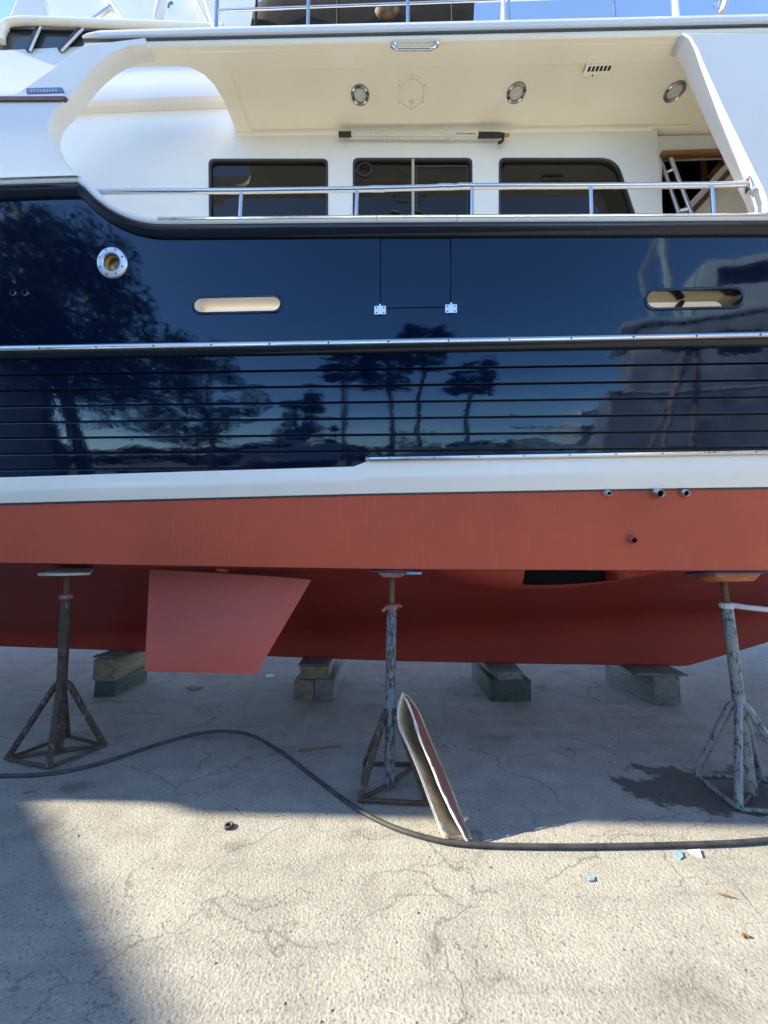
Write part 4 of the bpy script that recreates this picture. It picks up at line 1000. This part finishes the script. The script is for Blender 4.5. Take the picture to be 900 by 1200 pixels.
def skin(name, E, bulge, mats, sgn):
    rows = []
    for i in range(NS):
        row = []
        for kx in range(6):
            s = kx / 5; p = E[i].lerp(Sp[i], s) + Vector(bulge) * math.sin(math.pi * s) * math.sin(math.pi * i / (NS - 1)) ; row.append(p)
        rows.append(row)
    v, f = loft_data(rows)
    a, b, c_ = (v[q] for q in f[len(f) // 2][:3])
    if ((b - a).cross(c_ - a)).dot(Vector((sgn, 0.0, 0.2))) < 0: f = [q[::-1] for q in f]
    o = mesh(name, v, f, None, sh, 60, False)
    for m_ in mats: o.data.materials.append(M[m_])
    md = o.modifiers.new('thickness', 'SOLIDIFY'); md.thickness = 0.010; md.offset = -1; md.material_offset = 1; md.material_offset_rim = 2
    return o
skin('red_skin', Rj, (0.006, 0.0, 0.0), ['shell_red', 'frp', 'frp_edge'], 1)
skin('tan_skin', Lf, (-0.02, 0.01, 0), ['frp_pale', 'frp', 'frp_edge'], -1)
tube('torn_edge', [p + Vector((0.0, -0.002, 0)) + Vector((jag.uniform(-1, 1), jag.uniform(-1, 1), jag.uniform(-1, 1))) * 0.003 for p in Rt[1:]], 0.006, 'frp_edge', sh, 6, [0.004 + 0.004 * jag.random() for _ in Rt[1:]])
tube('laminate_edge', Lf[:-1], 0.006, 'frp_pale', sh, 6, [0.0065 if 2 < i < 16 else 0.0045 for i in range(NS - 1)])
# small litter
def litter(name, label, cat, pts, r, mat, rads=None, grp=None):
    o = tube(name, pts, r, mat, None, 6, rads); tag(o, label, cat, grp); return o
g0, g1 = G(350, 881), G(400, 875)
o = beam('wood_strip', g0 + Vector((0, 0, 0.006)), g1 + Vector((0, 0, 0.006)), 0.028, 0.010, 'twig'); tag(o, 'thin brown wood strip lying beside the hose in the shade', 'wood strip')
g0, g1 = G(840, 1048), G(863, 1054)
litter('dry_pod', 'reddish brown dry leaf curled on sunlit concrete below the hose', 'leaf', [g0 + Vector((0, 0, 0.004)), (g0 + g1) / 2 + Vector((0, 0, 0.006)), g1 + Vector((0, 0, 0.004))], 0.006, 'twig', [0.002, 0.006, 0.002])
g0 = G(874, 1099); litter('wood_chip', 'tiny brown wood chip on sunlit concrete near the picture of cracks', 'wood chip', [g0 + Vector((-0.012, 0, 0.005)), g0 + Vector((0, 0.008, 0.007)), g0 + Vector((0.012, 0, 0.005))], 0.006, 'twig')
bpy.data.objects['wood_chip']['label'] = 'tiny squat brown wood chip on sunlit concrete near the curled leaf'
g0, g1 = G(25, 931), G(41, 928); litter('twig', 'short dark twig on the edge of sun and shade by the hose', 'twig', [g0 + Vector((0, 0, 0.005)), (g0 + g1) / 2 + Vector((0, 0.004, 0.006)), g1 + Vector((0, 0, 0.005))], 0.005, 'twig')
g0, g1 = G(452, 1184), G(487, 1199); litter('straw', 'thin pale straw on the sunlit concrete', 'straw', [g0 + Vector((0, 0, 0.003)), (g0 + g1) / 2 + Vector((0, 0.003, 0.004)), g1 + Vector((0, 0, 0.003))], 0.0022, 'board_pale')
g0 = G(268, 969.5)
o = mesh('metal_ring', *loft_data([[g0 + Vector(((0.020 + 0.008 * math.cos(b)) * math.cos(a), (0.020 + 0.008 * math.cos(b)) * math.sin(a), 0.009 + 0.008 * math.sin(b))) for b in [2 * math.pi * j / 8 for j in range(8)]] for a in [2 * math.pi * i / 20 for i in range(21)]], True, False), 'rust', None, 60)
tag(o, 'small dark rusty ring in the sunlit concrete', 'ring')
def scrap(name, label, cat, px, mat, lift, grp=None):
    pts = [G(*p) for p in px]; c = sum(pts, Vector()) / len(pts)
    top = [p + Vector((0, 0, 0.005 + lift * (0.2 + 0.8 * random.random()))) for p in pts]; bot = [p + Vector((0, 0, 0.001)) for p in pts]; n = len(pts)
    o = mesh(name, top + bot, [tuple(range(n)), tuple(range(2 * n - 1, n - 1, -1))] + [(i, (i + 1) % n, n + (i + 1) % n, n + i) for i in range(n)], mat)
    tag(o, label, cat, grp); return o
scrap('plastic_scrap', 'pale blue plastic scrap tucked against the hose beside a white one', 'scrap', [(789, 999.5), (794, 998.5), (799, 999), (801, 1005), (797, 1008), (791, 1006)], 'scrap_blue', 0.004)
scrap('paper_scrap', 'white triangular paper scrap poking from under the hose', 'scrap', [(806, 998), (820, 997), (822, 1003), (823, 1006), (816, 1003)], 'paper', 0.005)
scrap('bottle_cap', 'small bright blue bit lying alone on the sunlit concrete', 'scrap', [(689, 1029), (696, 1028), (697, 1033), (690, 1034)], 'scrap_blue', 0.006)
scrap('plastic_shred', 'faint white shred on the shaded ground behind the fin', 'scrap', [(311, 791), (320, 790), (321, 794), (313, 795)], 'paper', 0.006)
scrap('dead_leaf', 'flat dark leaf on the shaded ground below the fin', 'leaf', [(217, 806), (228, 804), (238, 806), (228, 809)], 'twig', 0.006)
# loose grit: nobody could count it
def grit():
    V, F = [], []; rg = random.Random(11)
    for i in range(2600):
        y = 1.15 + rg.random() ** 1.4 * 4.6; x = rg.uniform(-1.15, 1.15) * (y + 0.6)
        if rg.random() < 0.10: s = rg.uniform(0.004, 0.008)
        else: s = rg.uniform(0.0015, 0.0042)
        o = len(V); a0 = rg.random() * 6.28
        for k in range(5):
            a = a0 + k * 1.2566; V.append(Vector((x + s * math.cos(a) * rg.uniform(.7, 1.2), y + s * math.sin(a) * rg.uniform(.7, 1.2), 0.0)))
        V.append(Vector((x, y, s * rg.uniform(.6, 1.1))))
        F += [(o + k, o + (k + 1) % 5, o + 5) for k in range(5)]
    o = mesh('grit', V, F, 'stone', None, None, False); tag(o, 'loose grit and tiny stones scattered on the concrete', 'grit', None, 'stuff')
grit()

# ================================================================== THE YARD BEHIND THE CAMERA (it shows in the gloss of the hull)
def shed():  # unseen building, added and shaped to cast the diagonal shadow on the ground
    s = empty('shadow_shed', (-18, -3, 0)); tag(s, 'unseen grey gabled shed astern of the yacht, shaped to cast the slanting shadow', 'shed')
    # gable facing the yacht at x = -14; ridge along x
    x0, x1 = -4.0, 4.0; e0, e1, rd = 6.45, -6.2, 0.15; ez, rz = 5.17, 9.22
    def sec(x): return [Vector((x, e0, 0)), Vector((x, e0, ez)), Vector((x, rd, rz)), Vector((x, e1, ez)), Vector((x, e1, 0))]
    loft('shed_wall', [sec(x0), sec(x1)], 'shed', s, True, True, 20)
    for a, b in ((e0 + 0.25, rd), (e1 - 0.25, rd)):
        za = ez - 0.16
        mesh('shed_roof', [Vector((x, y, z + d)) for d in (0.02, 0.10) for x, y, z in ((x0 - 0.3, a, za), (x1 + 0.05, a, za), (x1 + 0.05, b, rz), (x0 - 0.3, b, rz))],
             [(0, 1, 2, 3), (7, 6, 5, 4), (0, 1, 5, 4), (1, 2, 6, 5), (2, 3, 7, 6), (3, 0, 4, 7)], 'shed_roof', s)
    d = box('shed_door', (x1 + 0.0, -2.2, 0.0), (x1 + 0.06, 2.6, 4.2), 'hull_grey', s, 0.01)
    for i in range(7): box('door_slat', (x1 + 0.062, -2.15, 0.1 + 0.58 * i), (x1 + 0.085, 2.55, 0.6 + 0.58 * i), 'shed', d, 0.004)
shed()
def leaf_cloud(cent, rad, n, size, rg, V, F, flat=0.8):
    for i in range(n):
        while True:
            p = Vector((rg.uniform(-1, 1), rg.uniform(-1, 1), rg.uniform(-1, 1)))
            if 0.25 < p.length < 1: break
        p = Vector((p.x * rad, p.y * rad, p.z * rad * flat)) + cent
        a = Vector((rg.gauss(0, 1), rg.gauss(0, 1), rg.gauss(0, 0.6))).normalized(); b = a.cross(Vector((rg.gauss(0, 1), rg.gauss(0, 1), rg.gauss(0, 1)))).normalized()
        s = size * rg.uniform(0.6, 1.3); o = len(V)
        V += [p - a * s, p + b * s * 0.45, p + a * s, p - b * s * 0.45]; F.append((o, o + 1, o + 2, o + 3))
def tree(label, loc, h, r, seed, n=26):
    rg = random.Random(seed); t = empty('broadleaf_tree', loc); tag(t, label, 'tree', 'trees behind the camera')
    top = Vector((rg.uniform(-.5, .5), rg.uniform(-.5, .5), h * 0.55)); paths = []
    tube('trunk', [(0, 0, -0.05), (0.1, 0.05, h * 0.25), tuple(top)], 0.3, 'bark', t, 10, [0.034 * h, 0.026 * h, 0.016 * h])
    V, F = [], []
    for i in range(n):
        a = rg.random() * 6.28; e = rg.random(); rr = r * (0.25 + 0.75 * rg.random())
        c = Vector((rr * math.cos(a), rr * math.sin(a), h * (0.36 + 0.56 * e) )) * 1.0
        c.x *= 1 - 0.5 * e * e; c.y *= 1 - 0.5 * e * e
        leaf_cloud(c, r * rg.uniform(0.22, 0.40), 260, 0.15, rg, V, F)
        if i < 9: paths.append([tuple(top * rg.uniform(0.5, 0.95)), tuple(top.lerp(c, 0.5) + Vector((0, 0, 0.3))), tuple(c)])
    tubes('limbs', paths, 0.07, 'bark', t, 6)
    mesh('crown', V, F, 'leaf', t, None, False)
def palm(label, loc, h, r, seed, lean=0.6):
    rg = random.Random(seed); t = empty('palm_tree', loc); tag(t, label, 'palm', 'palms behind the camera')
    lx_, ly_ = rg.uniform(-1, 1) * lean, rg.uniform(-1, 1) * lean
    pts = [(0, 0, -0.05), (lx_ * 0.15, ly_ * 0.15, h * 0.35), (lx_ * 0.5, ly_ * 0.5, h * 0.7), (lx_, ly_, h)]
    tube('trunk', spline(pts, 4), 0.2, 'bark', t, 10, [0.26 - 0.09 * i / 12 for i in range(13)])
    V, F = [], []; top = Vector((lx_, ly_, h))
    for i in range(72):
        a = rg.random() * 6.28; e = rg.uniform(-0.9, 1.2); d = Vector((math.cos(a), math.sin(a), 0)); ln = r * rg.uniform(0.8, 1.1)
        p0 = top; s = d.cross(Vector((0, 0, 1)))
        mid = top + d * ln * 0.55 * math.cos(e) + Vector((0, 0, ln * 0.5 * math.sin(e)))
        # fan of leaflets at the end of the stalk
        for k in range(15):
            f = (k - 7) / 7.0; dirv = (d * math.cos(f * 1.3) + s * math.sin(f * 1.3)); up_ = math.sin(e) * 0.6 - 0.35 * abs(f) - 0.2
            tip = mid + dirv * ln * 0.48 + Vector((0, 0, ln * 0.42 * up_)); o = len(V); wv = s * 0.07 + Vector((0, 0, 0.07))
            V += [mid - wv, mid.lerp(tip, 0.5) + wv * 1.2, tip, mid.lerp(tip, 0.5) - wv * 1.2]; F.append((o, o + 1, o + 2, o + 3))
        o = len(V); V += [p0 - s * 0.03, p0 + s * 0.03, mid + s * 0.02, mid - s * 0.02]; F.append((o, o + 1, o + 2, o + 3))
    mesh('crown', V, F, 'palm', t, None, False)
tree('tall dense dark tree nearest the shadow casting shed', (-13.0, -9.5, 0), 11.5, 4.2, 1, 34)
tree('broad dark tree beside the tallest one by the shed', (-18.5, -14.0, 0), 13.0, 5.0, 2, 34)
tree('lower rounded tree between the shed trees and the palms', (-12.5, -19.0, 0), 9.0, 3.4, 3, 24)
tree('small bushy tree next to the palms', (-8.0, -25.0, 0), 7.5, 2.6, 4, 20)
for i, (x, y, h, r) in enumerate(((-5.2, -27.0, 9.2, 2.3), (-1.2, -25.5, 8.6, 2.3), (0.7, -27.0, 10.6, 2.4), (4.6, -27.0, 7.6, 2.2))):
    palm(['fan palm with a slim trunk nearest the small bushy tree', 'fan palm with a leaning trunk beside the tallest palm', 'tallest fan palm in the row', 'shortest fan palm at the end of the row by the grey boat'][i], (x, y, 0), h, r, 20 + i)
def neighbour(label, loc, rz, ln, beam_, fb, mat, cabin, keel=1.0, cx=(-0.32, 0.14), fly=0.0):
    t = empty('laid_up_boat', loc, rz); tag(t, label, 'boat', 'boats laid up behind the camera')
    N = 14; rows, rowb = [], []
    for i in range(N):
        s = i / (N - 1); x = -ln / 2 + ln * s; q = max(0.02, 1 - max(0, (s - 0.45) / 0.55) ** 2.0); zs = keel + 0.9 + fb + 0.5 * s * s; hb = beam_ / 2 * q
        rows.append([Vector((x + 0.5 * s * (a - 1), sg * hb * f_, z)) for sg, f_, z, a in ((-1, 1.0, zs, 2), (-1, 0.93, keel + 0.75, 1), (-1, 0.80, keel + 0.35, 0.6), (-1, 0.25, keel, 0.2), (1, 0.25, keel, 0.2), (1, 0.80, keel + 0.35, 0.6), (1, 0.93, keel + 0.75, 1), (1, 1.0, zs, 2))])
    loft('hull', [[r[0], r[1]] for r in rows] , mat, t, False, False, 30); loft('hull', [[r[6], r[7]] for r in rows], mat, t, False, False, 30)
    loft('hull_bottom', [r[1:7] for r in rows], 'antifoul_brown', t, False, False, 30)
    mesh('transom', rows[0], [tuple(range(8))], mat, t); loft('deck', [[r[0] - Vector((0, 0, .05)), r[7] - Vector((0, 0, .05))] for r in rows], 'hull_white', t, False, False, 30)
    zd = keel + 0.9 + fb
    cb = box('cabin', (ln * cx[0], -beam_ * 0.34, zd), (ln * cx[1], beam_ * 0.34, zd + cabin), mat, t, 0.12)
    for i in range(4):
        for sg in (-1, 1): box('window', (-ln * 0.28 + i * ln * 0.10, sg * beam_ * 0.34 - 0.02, zd + cabin * 0.45), (-ln * 0.20 + i * ln * 0.10, sg * beam_ * 0.34 + 0.02, zd + cabin * 0.8), 'glass', cb, 0.01)
    if fly:
        z2 = zd + cabin + 0.17
        fb_ = box('flybridge', (ln * cx[0] + 1.4, -beam_ * 0.28, z2), (ln * cx[1] - 1.6, beam_ * 0.28, z2 + fly), 'hull_white', t, 0.1)
        for sg in (-1, 1): box('window', (ln * cx[0] + 1.8, sg * beam_ * 0.28 - 0.02, z2 + fly * 0.5), (ln * cx[1] - 2.2, sg * beam_ * 0.28 + 0.02, z2 + fly * 0.85), 'glass', fb_, 0.01)
        tubes('radar_arch', [[(ln * cx[0] + 1.0, -beam_ * 0.3, z2), (ln * cx[0] + 0.4, -beam_ * 0.26, z2 + fly + 0.9), (ln * cx[0] + 0.4, beam_ * 0.26, z2 + fly + 0.9), (ln * cx[0] + 1.0, beam_ * 0.3, z2)]], 0.10, 'hull_white', t)
    for sg in (-1, 1): tube('gunwale_rail', [r[0 if sg < 0 else 7] + Vector((0, sg * 0.02, 0.01)) for r in rows], 0.06, 'hull_white', t, 6)
    for sg in (-1, 1): tube('bow_rail', [r[0 if sg < 0 else 7] + Vector((0, 0, 0.62)) for r in rows[5:]], 0.03, 'steel_dull', t, 6)
    box('canopy', (ln * cx[0] - 0.4, -beam_ * 0.36, zd + cabin + 0.02), (ln * cx[1] * 0.4, beam_ * 0.36, zd + cabin + 0.16), 'hull_white', t, 0.04)
    box('keel', (-ln * 0.35, -0.12, 0.26), (ln * 0.25, 0.12, keel + 0.06), 'antifoul_brown', t, 0.03)
    for x in (-ln * 0.25, ln * 0.12):
        box('keel_block', (x - 0.15, -0.4, 0.0), (x + 0.15, 0.4, 0.255), 'timber', t, 0.01)
        for sg in (-1, 1):
            hx_ = sg * beam_ * 0.36
            tubes('prop', [[(x, hx_, keel + 0.25), (x - 0.45, hx_ + sg * 0.35, 0.02)], [(x, hx_, keel + 0.25), (x + 0.45, hx_ + sg * 0.35, 0.02)], [(x, hx_, keel + 0.25), (x, hx_ - sg * 0.3, 0.02)]], 0.05, 'rust', t)
    return t
neighbour('large grey hulled motor boat laid up behind the rusty gantry', (12.4, -7.2, 0), R(20), 12.0, 4.4, 1.9, 'hull_grey', 1.9, 1.1, (-0.44, 0.2), 1.5)
neighbour('low pale boat laid up beside the gantry', (8.9, -11.6, 0), R(186), 7.5, 2.6, 0.7, 'hull_white', 0.9, 0.6)
neighbour('small white boat laid up under the palms', (3.4, -22.0, 0), R(170), 7.0, 2.4, 0.6, 'hull_white', 0.9, 0.5)
neighbour('low white boat laid up beside the bushy tree', (-7.5, -19.5, 0), R(15), 6.5, 2.3, 0.5, 'hull_white', 0.8, 0.5)

af = empty('gantry', (6.1, -4.0, 0), R(-30)); tag(af, 'tall rusty splayed A-frame gantry before the grey boat', 'gantry')
for sx in (-1, 1):
    tube('leg', [(sx * 1.0, 0, 0.02), (sx * 0.72, 0, 1.5), (sx * 0.22, 0, 4.4)], 0.055, 'gantry', af, 8)
tube('leg', [(0.0, -1.3, 0.02), (0, 0.0, 4.3)], 0.05, 'gantry', af, 8)
tube('crossbar', [(-0.60, 0, 2.2), (0.60, 0, 2.2)], 0.03, 'gantry', af, 8)
box('top_beam', (-0.45, -0.28, 4.38), (0.45, 0.28, 4.54), 'timber', af, 0.01)
neighbour('white sports boat laid up between the palms and the grey boat', (9.5, -17.0, 0), R(160), 8.0, 2.8, 0.9, 'hull_white', 1.2, 0.7)
# far hedge of scrub round the yard: one mass of foliage
def scrub():
    rg = random.Random(5); V, F = [], []
    for i in range(150):
        x = -48 + i * 0.66; c = Vector((x + rg.uniform(-1, 1), -46 - rg.uniform(0, 5) + 0.004 * x * x, rg.uniform(0.6, 2.4)))
        leaf_cloud(c, rg.uniform(1.3, 2.8), 70, 0.45, rg, V, F)
    o = mesh('scrub', V, F, 'leaf', None, None, False); tag(o, 'dense dark scrub along the far edge of the yard', 'scrub', None, 'stuff')
scrub()
